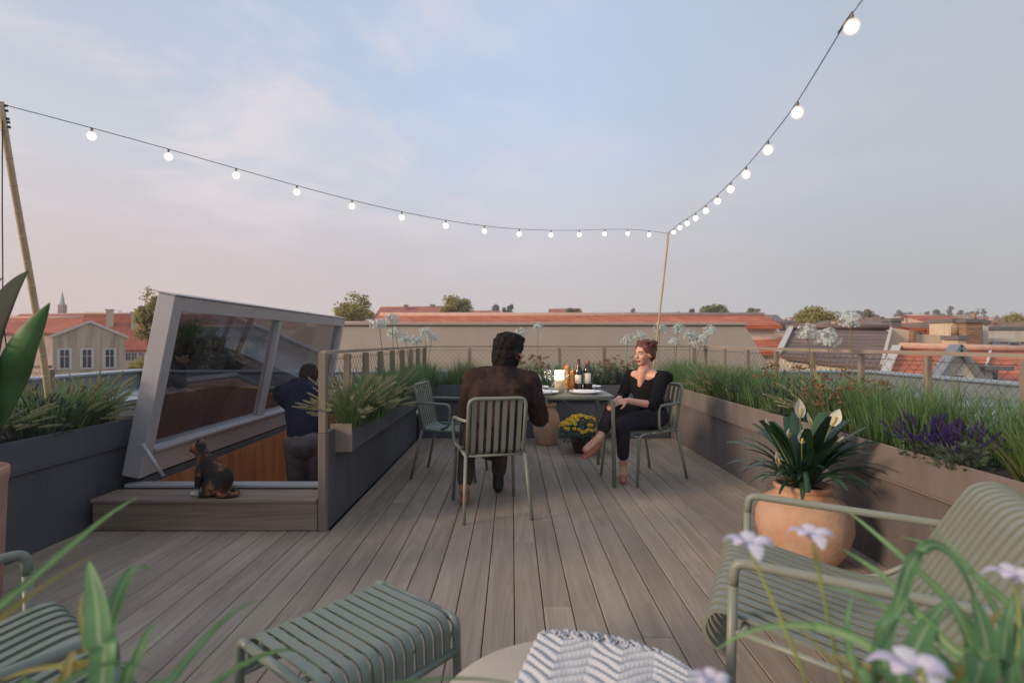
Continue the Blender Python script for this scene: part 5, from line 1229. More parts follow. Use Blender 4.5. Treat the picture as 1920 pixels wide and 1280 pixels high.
mb = MB(); mb.box(X(1712, 18.2), X(1718, 18.2), 18.2, 18.38, ZZ(656, 18.2), ZZ(619, 18.2)); mb.build("drain_pipe", M['brick'], t, c)
# chimneys
def stack(label, px0, px1, py0, py1, Y, m, d=1.0):
    x0, x1 = X(px0, Y), X(px1, Y); z1 = ZZ(py0, Y); z0 = ZZ(py1, Y); c = ((x0 + x1) / 2, Y, z0); t = thing("chimney_stack", label, "chimney", c, 0, "chimney stacks right of the brown roof")
    mb = MB(); mb.box(x0, x1, Y, Y + d, z0, z1); mb.build("shaft", m, t, c)
    mb = MB(); mb.box(x0 - .06, x1 + .06, Y - .06, Y + d + .06, z1 + .002, z1 + .12); mb.build("cap", M['slate'], t, c)
    mb = MB()
    for k in range(0 if x1 - x0 > .35 else 1):
        xx = x0 + (x1 - x0) * .5; mb.lathe([(.09, 0), (.08, .3), (.06, .3), (.06, 0)], (xx, Y + d / 2, z1 + .121), 10)
    if mb.v: mb.build("flue", M['brick'], t, c)
stack("plain cream chimney block left of the brick chimney", 1786, 1810, 604, 668, 18.0, M['cream'])
stack("broad brick chimney with a dark cap standing above the white dormer", 1811, 1843, 605, 660, 17.6, M['brick'])
stack("pale chimney strip touching the right side of the brick chimney", 1844, 1853, 608, 660, 18.6, M['pale'])
stack("short cream chimney at the red ridge right of the white dormer", 1797, 1812, 637, 668, 15.0, M['cream'], .5)
stack("low stone chimney stump above the brown roof's ridge", 1672, 1690, 602, 622, 21, M['slate'], .6)
# red roofs close on the right with white dormer
c = (X(1800, 13), 13.4, GZ); t = thing("orange_roofed_house", "near orange tiled roof with a white triangular dormer beyond the right railing", "house", c)
RL, RR, EL, ER = P(1688, 655, 14.6), P(2060, 664, 14.6), P(1664, 712, 12.2), P(2100, 728, 12.2)
mb = MB(); slab(mb, [RL, RR, ER, EL], .12); slab(mb, [RL, RR, RR + Vector((0, 3, -2.4)), RL + Vector((0, 3, -2.4))], .12); mb.build("roof", M['tile_o'], t, c)
mb = MB(); mb.bar([RL + Vector((-.1, 0, .07)), EL + Vector((-.1, 0, .07))], (1, 0, 0), .25, .12); mb.bar([P(1856, 660, 14.3), P(1840, 720, 12.1)], (1, 0, 0), .08, .1); mb.build("verge", M['verge'], t, c)
mb = MB(); mb.tube([RL + Vector((0, 0, .1)), RR + Vector((0, 0, .1))], .09, 8); mb.build("ridge_cap", M['ridge'], t, c)
mb = MB(); mb.box(EL.x + .2, ER.x, 12.4, 17, GZ, EL.z - .35); mb.build("wall", M['pale'], t, c)
dA, dL, dR = P(1790, 652, 11.9), P(1746, 722, 11.9), P(1836, 720, 11.9)
mb = MB(); bk = Vector((1.55, 1.85, -.02)); mb.add([dA, dL, dR, dA + bk, dL + bk, dR + bk], [(0, 1, 2), (0, 3, 4, 1), (0, 2, 5, 3), (3, 5, 4)]); dm = mb.build("dormer", M['verge'], t, c)
mb = MB()
for e_ in (dL, dR): mb.bar([dA + Vector((0, -.04, .06)), e_ + Vector((0, -.04, .06))], (0, 1, 0), .3, .07)
mb.build("dormer_trim", M['zinc_d'], dm, c)
mb = MB(); w0 = P(1770, 704, 11.85); w1 = P(1804, 711, 11.85); mb.box(w0.x, w1.x, 11.82, 11.89, w1.z, w0.z); mb.build("window", M['winglass'], dm, c)
mb = MB(); a_ = P(1848, 694, 12.0); b_ = P(1872, 722, 12.0); mb.box(a_.x, b_.x, 12.0, 13.4, b_.z, a_.z); d2 = mb.build("dormer", M['pale'], t, c)
mb = MB(); mb.box(a_.x - .1, b_.x + .22, 11.85, 13.6, a_.z + .002, a_.z + .09); mb.build("dormer_roof", M['slate'], d2, c)
mb = MB(); mb.box(a_.x + .16, b_.x - .05, 11.96, 11.998, b_.z, a_.z - .06); mb.build("window", M['winglass'], d2, c)
# right margin flats
block("pink_flats", "pinkish flat roofed house with small windows at the right margin", X(1852, 20), X(1990, 20), 20, 28, ZZ(641, 20), M['pinkw'], M['pale'], wins=[(X(1866, 20), ZZ(660, 20), .3, .35), (X(1882, 20), ZZ(660, 20), .35, .3), (X(1900, 20), ZZ(662, 20), .45, .45)])
block("grey_flats", "low grey roofed building stepping up at the right margin", X(1850, 27), X(2010, 27), 27, 34, ZZ(618, 27), M['pale'], M['slate'], extra=(((X(1880, 27), X(1990, 27), 28, 32, ZZ(618, 27) + .14, ZZ(611, 27), ), "roof_box", M['zinc_d']),))
block("low_house", "small pale house with a flat lid between beige mansard and brown roof", X(1432, 30), X(1490, 30), 30, 36, ZZ(607, 30), M['pinkw'], M['slate'], wins=[(X(1447, 30), ZZ(622, 30), .5, .6), (X(1466, 30), ZZ(622, 30), .5, .6)])
house("low_red_house", "small orange roof seen between beige mansard and brown roof near the rail", (X(1450, 19), 20.5), 3.4, 3.4, ZZ(662, 19), ZZ(643, 20), M['pale'], M['tile_o'], 'x', R(-6))
block("long_white_block", "far long white block with a red roof edge above the brown roof", X(1670, 120), X(1725, 120), 120, 130, ZZ(597, 120), M['pale'], M['tile_far'], wins=[(X(1676 + 6 * k, 120), ZZ(606, 120), .45, .8) for k in range(8)])
block("far_flat_block", "far pale flat roofed block behind the brick chimney", X(1742, 90), X(1830, 90), 90, 100, ZZ(592, 90), M['pinkw'], M['pale'])
house("far_red_house", "far red roof left of the brick chimney under the skyline", (X(1768, 60), 62), 6, 6, ZZ(606, 59), ZZ(594, 62), M['pinkw'], M['tile_r'], 'x', R(10))
# skyline rows
k = 0
for (px0, px1, Yr, pyr) in ((-150, 300, 150, 596), (300, 620, 150, 597), (1440, 2050, 170, 597), (1100, 1440, 200, 592), (700, 1100, 260, 594), (1440, 2080, 60, 608), (-150, 260, 75, 603), (1440, 2080, 95, 602), (1455, 1500, 40, 618), (1690, 2080, 33, 626), (1555, 1700, 30, 607), (1855, 2080, 44, 607), (1440, 1490, 50, 604), (1690, 1800, 24, 612)):
    px = px0
    while px < px1:
        wpx = rnd.uniform(26, 52); Yq = Yr + rnd.uniform(-12, 12); wm = wpx * Yq / 1000; py = pyr + rnd.uniform(-4, 4)
        left_ = px < 960; k += 1
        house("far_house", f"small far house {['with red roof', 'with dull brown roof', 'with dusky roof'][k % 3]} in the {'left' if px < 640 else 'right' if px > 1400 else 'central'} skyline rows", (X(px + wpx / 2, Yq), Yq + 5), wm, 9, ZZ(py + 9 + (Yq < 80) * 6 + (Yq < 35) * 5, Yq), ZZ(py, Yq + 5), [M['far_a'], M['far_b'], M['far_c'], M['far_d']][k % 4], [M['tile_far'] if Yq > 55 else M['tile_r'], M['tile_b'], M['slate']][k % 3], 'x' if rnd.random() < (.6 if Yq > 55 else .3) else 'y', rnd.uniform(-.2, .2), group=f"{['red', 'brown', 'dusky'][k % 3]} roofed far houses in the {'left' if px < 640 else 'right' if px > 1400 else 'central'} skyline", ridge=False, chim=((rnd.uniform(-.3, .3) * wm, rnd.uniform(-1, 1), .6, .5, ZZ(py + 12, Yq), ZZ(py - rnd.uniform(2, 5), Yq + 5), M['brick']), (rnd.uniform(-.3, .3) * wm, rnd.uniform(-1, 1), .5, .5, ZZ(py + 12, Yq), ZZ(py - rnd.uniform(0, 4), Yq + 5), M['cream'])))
        px += wpx * rnd.uniform(.9, 1.5)

# ------------------------------------------------------------------ trees
LEAFM = {'gold': foliage('golden_green_leaves', [(.25, .25, .07), (.40, .36, .10), (.50, .42, .14), (.32, .24, .09)], .45, .6),
         'green': foliage('mid_green_leaves', [(.10, .14, .05), (.17, .20, .07), (.23, .24, .09), (.13, .12, .05)], .3, .6),
         'dark': foliage('dark_green_leaves', [(.06, .085, .03), (.10, .13, .045), (.15, .17, .06)], .25, .6),
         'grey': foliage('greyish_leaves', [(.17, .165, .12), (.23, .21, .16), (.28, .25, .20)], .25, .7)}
M['bark'] = simple('bark', (.06, .045, .035), .9, .3, 6, .4)
def tree(label, px, Y, pyt, pyb, wpx, kind, n=2600, group=None, shape=1.0, seed=0, clumps=26):
    rg = random.Random(seed + int(px)); x = X(px, Y); zt, zb = ZZ(pyt, Y), ZZ(pyb, Y); rx = wpx / 2000 * Y; rz_ = (zt - zb) / 2; cz = (zt + zb) / 2
    c = (x, Y, GZ); t = thing("tree", label, "tree", c, 0, group)
    mb = MB(); p0 = Vector((x, Y, GZ)); pm = Vector((x, Y, zb + rz_ * .3)); mb.tube([p0, (p0 + pm) / 2 + Vector((.1, 0, 0)), pm, Vector((x, Y, cz + rz_ * .4))], [.35, .28, .2, .06], 8)
    cs = []
    for k in range(clumps):
        while True:
            v = Vector((rg.uniform(-1, 1), rg.uniform(-1, 1), rg.uniform(-1, 1)))
            if .35 < v.length < 1: break
        taper = 1 - .38 * max(0, v.z) * shape
        q = Vector((x + v.x * rx * .82 * taper, Y + v.y * rx * .82 * taper, cz + v.z * rz_ * .85)); cs.append((q, rg.uniform(.22, .42)))
        if k % 2 == 0: mb.tube([pm, (pm + q) / 2 + Vector((0, 0, rz_ * .1)), q], [.1, .06, .02], 5)
    mb.build("trunk", M['bark'], t, c)
    f = MB(); ls = max(.10, Y * .0028); per = n // clumps
    for (q, r) in cs:
        for _ in range(per):
            v = Vector((rg.gauss(0, 1), rg.gauss(0, 1), rg.gauss(0, 1))); v = v.normalized() * (rg.random() ** .45)
            p = q + Vector((v.x * rx * r * 1.15, v.y * rx * r * 1.15, v.z * min(rz_, rx * 1.3) * r * 1.0))
            nr = (v + Vector((rg.gauss(0, .6), rg.gauss(0, .6), rg.gauss(.3, .6)))).normalized(); u = nr.orthogonal().normalized(); w_ = nr.cross(u); a = rg.random() * 6.28
            u2 = (u * math.cos(a) + w_ * math.sin(a)) * ls * rg.uniform(.5, 1.1); w2 = nr.cross(u2) * .62
            f.add([p - u2, p + w2, p + u2, p - w2], [(0, 1, 2, 3)])
    f.build("crown", LEAFM[kind], t, c)
for a in [("tall olive green tree rising beside the hatch frame's upper left corner", 284, 30, 533, 660, 62, 'gold', 3600, None, .3, 1, 34),
          ("broad golden green round tree right of the hatch", 667, 48, 548, 618, 88, 'gold', 4200, "round trees on the skyline", .7, 2, 34),
          ("golden green round tree left of the person in brown", 855, 62, 549, 600, 60, 'gold', 3400, "round trees on the skyline", 1.0, 3, 30),
          ("golden tree rising behind the brown tiled roof", 1528, 40, 569, 628, 84, 'gold', 4200, "round trees on the skyline", .8, 4, 34),
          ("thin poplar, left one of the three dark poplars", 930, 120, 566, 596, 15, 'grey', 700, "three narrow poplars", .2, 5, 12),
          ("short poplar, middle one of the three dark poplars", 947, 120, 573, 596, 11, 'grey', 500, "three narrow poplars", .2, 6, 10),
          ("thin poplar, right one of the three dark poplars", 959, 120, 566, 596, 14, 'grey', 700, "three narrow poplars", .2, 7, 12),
          ("small round tree on the central skyline above a low far house", 1075, 105, 576, 598, 32, 'green', 1200, None, .7, 8, 16),
          ("tiny pointed tree on the skyline left of the thin bamboo pole", 1186, 150, 576, 598, 12, 'grey', 400, None, 1, 9, 10),
          ("wide greyish tree on the skyline right of the thin bamboo pole", 1337, 90, 569, 600, 60, 'green', 2400, None, .6, 10, 24),
          ("pointed dark tree left of the wide greyish tree", 1298, 95, 575, 600, 14, 'grey', 600, None, .6, 11, 12),
          ("small grey tree behind the right end of the red ridge", 1414, 90, 578, 600, 30, 'grey', 1300, None, .6, 12, 16),
          ("greyish tree right of the golden tree behind the tallest umbel", 1622, 62, 578, 622, 40, 'grey', 2000, None, .6, 13, 22),
          ("grey round tree above the far long white block", 1686, 190, 576, 604, 18, 'grey', 700, None, .5, 14, 12),
          ("pointed grey tree on the far right skyline above the chimneys", 1783, 200, 571, 604, 14, 'grey', 600, None, .9, 15, 12),
          ("low grey tree on the far right skyline left of the chimneys", 1757, 190, 579, 604, 26, 'grey', 700, None, .5, 16, 12),
          ("thin grey tree on the far right skyline right of the chimneys", 1846, 200, 575, 606, 10, 'grey', 500, None, .8, 17, 10),
          ("green tree at the right margin behind the grey roofed building", 1912, 50, 588, 640, 66, 'gold', 2600, "trees at the right margin", .5, 18, 24),
          ("low olive bush between chimney and right margin tree", 1866, 62, 598, 640, 50, 'gold', 1800, "trees at the right margin", .5, 19, 20),
          ("small yellow green tree low against the cream house left of the hatch", 252, 34, 668, 740, 46, 'gold', 1800, None, .5, 20, 18),
          ("little yellow green shrub tree at the corner of the grey cream house", 196, 30, 690, 750, 26, 'gold', 900, None, .5, 21, 12),
          ("dark tree filling the left pane of the hatch", 345, 26, 580, 760, 80, 'dark', 3600, "dark trees seen through the hatch glass", .4, 22, 34),
          ("dark tree low in the middle of the hatch glass", 420, 24, 636, 800, 110, 'dark', 3600, "dark trees seen through the hatch glass", .4, 23, 34),
          ("dark tree beside the mullion in the hatch glass", 487, 25, 618, 800, 70, 'dark', 3000, "dark trees seen through the hatch glass", .4, 24, 30),
          ("dark slim tree at the top of the hatch glass between pink roofs", 462, 50, 586, 680, 26, 'dark', 1500, "dark trees seen through the hatch glass", .2, 25, 18)]:
    tree(*a)
for i, (px, Y, pt, w_) in enumerate([(815, 160, 575, 12), (795, 160, 576, 20), (1710, 210, 585, 40), (1815, 210, 584, 60), (1800, 205, 576, 10), (1640, 150, 590, 30), (236, 160, 588, 30), (150, 170, 592, 40), (1738, 180, 583, 14), (1890, 120, 594, 40)]):
    tree(["small tree tuft above the dusky red roof, right of its middle", "small tree tuft above the dusky red roof, left of its middle", "hazy tree line right of the far long white block", "hazy tree line above the brick chimney", "tiny pointed tree above the brick chimney", "hazy tree right of the greyish tree", "hazy tree left of the tall olive tree", "hazy trees right of the church tower", "tiny hazy tree left of the chimneys", "hazy trees behind the right margin bush"][i], px, Y, pt, 606, w_, 'grey', 700, None, .5, 40 + i, 12)
# potted strip of green against the red strip of the neighbouring roof is left to the tiles' moss
# open haze box

for i, (px, Y, py0, py1) in enumerate([(1834, 60, 578, 604), (1700, 45, 590, 622), (1726, 80, 586, 606), (225, 60, 580, 604), (905, 80, 582, 596)]):
    c = P(px, py1, Y); t = thing("roof_aerial", ["thin roof aerial on the far right skyline by the chimneys", "thin roof aerial above the cream fire wall", "thin roof aerial at the end of the far long white block", "thin roof aerial above the red roof left of the hatch", "thin roof aerial beside the three poplars"][i], "aerial", c)
    hh = (py1 - py0) / 1000 * Y; mb = MB(); mb.tube([c + Vector((0, 0, -1)), c + Vector((0, 0, hh))], .022, 6); mb.build("mast", M['cable'], t, c)
    mb = MB()
    for k in range(4): mb.tube([c + Vector((-.35 + k * .05, 0, hh - .1 - k * .16)), c + Vector((.35 - k * .05, 0, hh - .1 - k * .16))], .014, 5)
    mb.build("cross_arm", M['cable'], t, c)
# ------------------------------------------------------------------ people and cat
def skin_mat(name, col):
    m, nt, N, L, out = newmat(name); b = N("ShaderNodeBsdfPrincipled"); L(b.outputs[0], out.inputs[0]); b.inputs["Roughness"].default_value = .5
    tc = N("ShaderNodeTexCoord"); nz = N("ShaderNodeTexNoise"); nz.inputs["Scale"].default_value = 14; nz.inputs["Detail"].default_value = 4; L(tc.outputs["Object"], nz.inputs[0])
    rp = ramp(nt, [(.3, tuple(c * .88 for c in col)), (.7, tuple(min(1, c * 1.08) for c in col))]); L(nz.outputs["Fac"], rp.inputs[0]); L(rp.outputs[0], b.inputs["Base Color"])
    b.inputs["Subsurface Weight"].default_value = .12; b.inputs["Subsurface Radius"].default_value = (.02, .008, .004); return m
M['skin'] = skin_mat('fair_skin', srgb(214, 160, 134)); M['skin2'] = skin_mat('tan_skin', srgb(176, 112, 80))
M['black'] = simple('black_knit', (.010, .010, .012), .95, .3, 30, .4, bscale=200, spec=.12)
M['trouser'] = simple('charcoal_trousers', (.032, .029, .038), .95, .25, 12, .3, bscale=160, spec=.12)
M['jacket'] = simple('brown_jacket', (.047, .030, .025), .97, .5, 7, .7, bscale=70, spec=.06)
M['brown_t'] = simple('dark_brown_trousers', (.055, .04, .038), .9, .25, 12, .3, bscale=160)
M['auburn'] = simple('auburn_hair', (.13, .036, .022), .5, .4, 40, .6, bscale=160)
M['dkhair'] = simple('dark_hair', (.013, .009, .007), .75, .4, 40, .6, bscale=140, spec=.2)
M['shoe'] = simple('rose_leather', srgb(190, 112, 92), .5, .1)
M['boot'] = simple('black_boot', (.012, .011, .011), .5, .2)
M['sandal'] = simple('rust_leather', srgb(168, 84, 58), .55, .1)
M['lip'] = simple('lips', srgb(170, 90, 82), .45, .05)
M['eyew'] = simple('eye_white', (.62, .60, .57), .3, .02)
M['iris'] = simple('eye_iris', (.03, .02, .015), .2, .05)
V3 = Vector
def folds(o, st_, sz):
    tx = bpy.data.textures.new('cloth_folds', 'CLOUDS'); tx.noise_scale = sz; tx.noise_depth = 2
    d = o.modifiers.new('folds', 'DISPLACE'); d.texture = tx; d.strength = st_; d.mid_level = .5; d.texture_coords = 'LOCAL'; s = o.modifiers.new('soft', 'SMOOTH'); s.iterations = 2
def body_obj(mb, nm, m, parent, vox=.008, sm=6):
    o = mb.build(nm, m, parent, parent.location); r = o.modifiers.new("remesh", 'REMESH'); r.mode = 'VOXEL'; r.voxel_size = vox; r.use_smooth_shade = True
    s = o.modifiers.new("smooth", 'SMOOTH'); s.iterations = sm; s.factor = .5; return o
def frame(fwd, up=(0, 0, 1)):
    f = V3(fwd).normalized(); u = V3(up); u = (u - f * u.dot(f)).normalized(); r = f.cross(u); return Matrix((r, f, u)).transposed()   # cols: right, forward, up
def head(mb, c, F, s=1.0):
    """c = head centre; F = frame"""
    a = lambda x, y, z: V3(c) + F @ (V3((x, y, z)) * s)
    mb.ell(a(0, -.012, .025), (.073 * s, .092 * s, .093 * s), F)           # skull
    mb.ell(a(0, .026, -.035), (.058 * s, .062 * s, .075 * s), F)           # face
    mb.ell(a(0, .052, -.088), (.028 * s, .026 * s, .022 * s), F)           # chin
    mb.cap(a(0, .088, .0), a(0, .104, -.032), .0085 * s, .0125 * s, 8)     # nose
    mb.ell(a(0, .070, .022), (.052 * s, .020 * s, .012 * s), F)            # brow ridge
    for q in (-1, 1):
        mb.ell(a(q * .038, .062, -.032), (.022 * s, .020 * s, .020 * s), F)    # cheek
        mb.ell(a(q * .074, -.004, -.012), (.010 * s, .020 * s, .032 * s), F)   # ear
    mb.ell(a(0, .084, -.062), (.022 * s, .010 * s, .009 * s), F)           # mouth
    return a
def face_bits(a, parent, F, s=1.0, hairm=None):
    m = MB()
    for q in (-1, 1): m.ell(a(q * .031, .076, .002), (.0125 * s, .008 * s, .0075 * s), F, 10, 6)
    e = m.build("eye", M['eyew'], parent, parent.location)
    m = MB()
    for q in (-1, 1): m.ell(a(q * .031, .083, .002), (.0055 * s, .003 * s, .0058 * s), F, 8, 5)
    m.build("iris", M['iris'], e, parent.location)
    m = MB()
    for q in (-1, 1): m.tube([a(q * .014, .088, .020), a(q * .032, .0895, .026), a(q * .050, .078, .020)], [.0028 * s, .0034 * s, .0018 * s], 6)
    m.build("eyebrow", hairm or M['dkhair'], parent, parent.location)
    m = MB(); m.tube([a(-.021, .086, -.062), a(-.008, .094, -.0585), a(0, .0945, -.060), a(.008, .094, -.0585), a(.021, .086, -.062)], [.002, .0042, .0042, .0042, .002], 6); m.tube([a(-.018, .086, -.066), a(0, .0945, -.069), a(.018, .086, -.066)], [.002, .0052, .002], 6)
    m.build("lips", M['lip'], parent, parent.location)
def hand(mb, wrist, d, palm_n, s=1.0, curl=.6, thumb_side=1):
    """palm along d, palm faces palm_n; five separate fingers"""
    d = V3(d).normalized(); n = V3(palm_n); n = (n - d * n.dot(d)).normalized(); w = d.cross(n) * thumb_side; W = V3(wrist)
    pc = W + d * .048 * s; F = Matrix((w, d, n)).transposed()
    mb.ell(pc, (.040 * s, .050 * s, .015 * s), F); mb.cap(W - d * .02, W + d * .02, .024 * s, .026 * s, 10)
    for k, (off, L) in enumerate(((.030, .070), (.010, .080), (-.010, .074), (-.029, .058))):
        p = W + d * .086 * s + w * off * s; ang = curl * .5; r = .0088 * s
        for seg, fr in enumerate((.45, .32, .23)):
            dd = (d * math.cos(ang) + n * math.sin(ang)); q = p + dd * L * fr * s; mb.cap(p, q, r, r * .9, 8); p = q; r *= .9; ang += curl * .55
    p = W + d * .03 * s + w * .034 * s; dd = (d * .65 + w * .65 + n * .35).normalized(); q = p + dd * .036 * s; mb.cap(p, q, .0115 * s, .010 * s, 8); dd = (d * .9 + w * .2 + n * .4).normalized(); mb.cap(q, q + dd * .03 * s, .010 * s, .008 * s, 8)

# ---- woman in black on the right chair
wl_ = thing("person", "woman in a black v-neck cardigan and dark trousers sitting with crossed legs at the table", "person", (1.18, 4.76, .44))
f_ = V3((-.80, -.60, 0)).normalized(); r_ = V3((f_.y, -f_.x, 0))      # forward, her right hand side
hip = V3((1.24, 4.80, .53)); chest = V3((1.215, 4.775, .80)); neck = V3((1.185, 4.745, .945)); hc = V3((1.172, 4.725, 1.095))
near = -r_ if (-r_).y < 0 else r_; far = -near                     # towards the viewer / away
shN, shF = V3((1.20, 4.765, .885)) + near * .175, V3((1.20, 4.765, .885)) + far * .175
elN = V3((1.19, 4.48, .665)); haN = P(1176, 751, 4.42); elF = V3((1.0, 4.88, .68)); haF = P(1160, 748, 4.50)
hpN, hpF = hip + near * .09, hip + far * .09
knN = V3((.93, 4.47, .515)); anN = V3((.965, 4.63, .115)); ftN = V3((.945, 4.53, .03))
knF = V3((.86, 4.53, .635)); anF = V3((.725, 4.42, .405)); ftF = V3((.60, 4.33, .325))
HF = frame((-.86, -.51, -.06))
b = MB(); a = head(b, hc, HF, .95)
b.cap(neck - V3((0, 0, .06)), hc + HF @ V3((0, -.02, -.06)), .045, .043)
b.cap(neck - V3((0, 0, .05)), shN, .05, .05); b.cap(neck - V3((0, 0, .05)), shF, .05, .05)
b.ell(chest, (.155, .10, .17), frame(f_)); b.cap(chest, hip, .11, .125); b.ell(hip, (.165, .12, .11), frame(f_))
for (s_, e_, h_) in ((shN, elN, haN), (shF, elF, haF)):
    b.cap(s_, e_, .046, .036); b.cap(e_, h_, .036, .025)
hand(b, haN, V3((-.93, -.10, -.15)), V3((0, .45, -.9)), .95, .75, 1); hand(b, haF, V3((-.62, -.5, -.30)), V3((.2, .4, -.9)), .95, .75, -1)
for (h_, k_, n_, ft) in ((hpN, knN, anN, ftN), (hpF, knF, anF, ftF)):
    b.cap(h_, k_, .078, .055); b.cap(k_, n_, .052, .032); b.cap(n_, ft, .034, .03); b.ell((n_ * .35 + ft * .65), (.038, .04, .03))
b.cap(neck + f_ * .035 - V3((0, 0, .01)), chest + f_ * .100 + V3((0, 0, .015)), .050, .026)
wb = body_obj(b, "body", M['skin'], wl_, .0065, 4)
face_bits(a, wl_, HF, .95, M['auburn'])
b = MB()      # hair pulled back into a bun
b.ell(hc + HF @ V3((0, -.022, .036)), (.079, .093, .092), HF); b.ell(hc + HF @ V3((0, -.055, -.01)), (.070, .058, .075), HF); b.ell(hc + HF @ V3((.01, -.118, .03)), (.042, .038, .042), HF)
for q in (-1, 1): b.cap(hc + HF @ V3((q * .062, .03, .055)), hc + HF @ V3((q * .074, -.005, -.01)), .016, .012)
for k in range(46):
    an = rnd.random() * 6.28; v = V3((math.cos(an) * .078, -.03 + math.sin(an) * .085, .04 + rnd.random() * .075)); b.cap(hc + HF @ v, hc + HF @ (v + V3((rnd.uniform(-.012, .012), -.03, rnd.uniform(0, .012)))), .010, .005, 6)
hb = body_obj(b, "hair", M['auburn'], wl_, .007, 2)
b = MB()      # cardigan: v-neck left open, sleeves to mid forearm
G = frame(f_); cs = lambda x, y, z: chest + G @ V3((x, y, z))
b.ell(chest + V3((0, 0, -.02)), (.170, .118, .145), G); b.cap(chest - V3((0, 0, .03)), hip + V3((0, 0, .0)), .128, .142); b.ell(hip + V3((0, 0, .02)), (.178, .135, .10), G)
for q, sh in ((1, shN), (-1, shF)):
    b.cap(sh, chest + (sh - chest) * .45 - f_ * .02, .064, .10); b.cap(neck + (sh - neck) * .45 - f_ * .03 - V3((0, 0, .03)), sh, .045, .062)
b.cap(shN - f_ * .05, shF - f_ * .05, .06, .06); b.cap(neck - f_ * .055 - V3((0, 0, .03)), chest - f_ * .05, .05, .1)
for (s_, e_, h_) in ((shN, elN, haN), (shF, elF, haF)): b.cap(s_, e_, .062, .052); b.cap(e_, e_ + (h_ - e_) * (.18 if e_ is elN else .6), .050, .042)
folds(body_obj(b, "cardigan", M['black'], wl_, .008, 5), .012, .09)
b = MB()
b.ell(hip - V3((0, 0, .02)), (.175, .135, .095), G)
for (h_, k_, n_) in ((hpN, knN, anN), (hpF, knF, anF)): b.cap(h_, k_, .094, .068); b.cap(k_, k_ + (n_ - k_) * .72, .066, .052)
body_obj(b, "trousers", M['trouser'], wl_, .008, 5)
for (n_, ft) in ((anN, ftN), (anF, ftF)):
    b = MB(); d = (ft - n_); d2 = V3((d.x, d.y, d.z)).normalized() if n_ is anF else V3((d.x, d.y, 0)).normalized(); heel = n_ + V3((0, 0, -.075)) if n_ is anN else n_ + V3((.0, .02, -.055))
    toe = heel + d2 * .19; b.cap(heel, heel + d2 * .06, .031, .033); b.cap(heel + d2 * .07, toe, .034, .022); o = body_obj(b, "shoe", M['shoe'], wl_, .006, 3)

# ---- person in the brown jacket, back to the viewer
pm = thing("person", "person in a brown jacket with thick dark hair sitting with back to the viewer", "person", (-.13, 3.85, .44))
f_ = V3((.02, 1, 0)).normalized(); G = frame(f_)
hip = V3((-.14, 3.80, .54)); chest = V3((-.085, 3.83, .80)); neck = V3((-.05, 3.87, .985)); hc = V3((-.008, 3.92, 1.125))
shL, shR = V3((-.27, 3.86, .93)), V3((.125, 3.87, .905)); elL, elR = V3((-.335, 3.93, .66)), V3((.205, 4.0, .63)); haL, haR = V3((-.20, 4.30, .775)), V3((.13, 4.31, .785))
hpL, hpR = V3((-.24, 3.83, .53)), V3((-.04, 3.84, .53)); knL, knR = V3((-.34, 4.20, .52)), V3((-.08, 4.27, .52)); anL, anR = V3((-.35, 3.93, .11)), V3((-.11, 4.27, .11)); ftL, ftR = V3((-.36, 4.05, .03)), V3((-.11, 4.40, .03))
HF = frame((.78, .62, -.10))
b = MB(); a = head(b, hc, HF); b.cap(neck - V3((0, 0, .06)), hc + HF @ V3((0, -.02, -.07)), .058, .053)
b.ell(chest - V3((0, 0, .02)), (.165, .105, .15), G); b.cap(chest, hip, .11, .13); b.ell(hip, (.175, .13, .12), G)
for (s_, e_, h_) in ((shL, elL, haL), (shR, elR, haR)): b.cap(neck - V3((0, 0, .07)), s_, .034, .045); b.cap(s_, e_, .05, .041); b.cap(e_, h_, .041, .028)
hand(b, haL, V3((.3, .9, 0)), V3((.1, 0, -1)), 1.0, .5, 1); hand(b, haR, V3((-.2, .9, 0)), V3((0, 0, -1)), 1.0, .5, -1)
for (h_, k_, n_, ft) in ((hpL, knL, anL, ftL), (hpR, knR, anR, ftR)): b.cap(h_, k_, .085, .058); b.cap(k_, n_, .055, .036); b.cap(n_, ft, .038, .034); b.ell(n_ * .3 + ft * .7 + V3((0, 0, .01)), (.042, .07, .03))
body_obj(b, "body", M['skin2'], pm, .007, 4); face_bits(a, pm, HF, 1.0)
b = MB()
b.ell(hc + HF @ V3((0, -.03, .045)), (.104, .118, .100), HF); b.ell(hc + HF @ V3((.0, -.066, -.045)), (.100, .078, .12), HF); b.ell(hc + HF @ V3((0, .05, .095)), (.075, .05, .036), HF)
for k in range(120):
    an = rnd.random() * 6.28; zz = rnd.uniform(-.12, .125); rr = math.sqrt(max(.05, 1 - ((zz - .02) / .15) ** 2)); v = V3((math.cos(an) * .095 * rr, -.035 + math.sin(an) * .108 * rr, zz))
    if v.y > .04 and zz < .07: continue
    b.cap(hc + HF @ v, hc + HF @ (v * 1.10 + V3((rnd.uniform(-.014, .014), rnd.uniform(-.012, .012), -.02))), .013, .005, 6)
body_obj(b, "hair", M['dkhair'], pm, .007, 2)
folds([o for o in KIDS(pm) if o.name.startswith("hair")][0], .03, .035)
b = MB()
b.ell(chest, (.20, .142, .19), G); b.cap(chest - V3((0, 0, .03)), hip - V3((0, 0, .02)), .15, .165); b.ell(hip + V3((0, 0, -.0)), (.21, .16, .12), G); b.cap(chest + V3((-.09, -.035, .02)), hip + V3((-.09, -.035, -.02)), .115, .125); b.cap(chest + V3((.09, -.035, .02)), hip + V3((.09, -.035, -.02)), .115, .125)
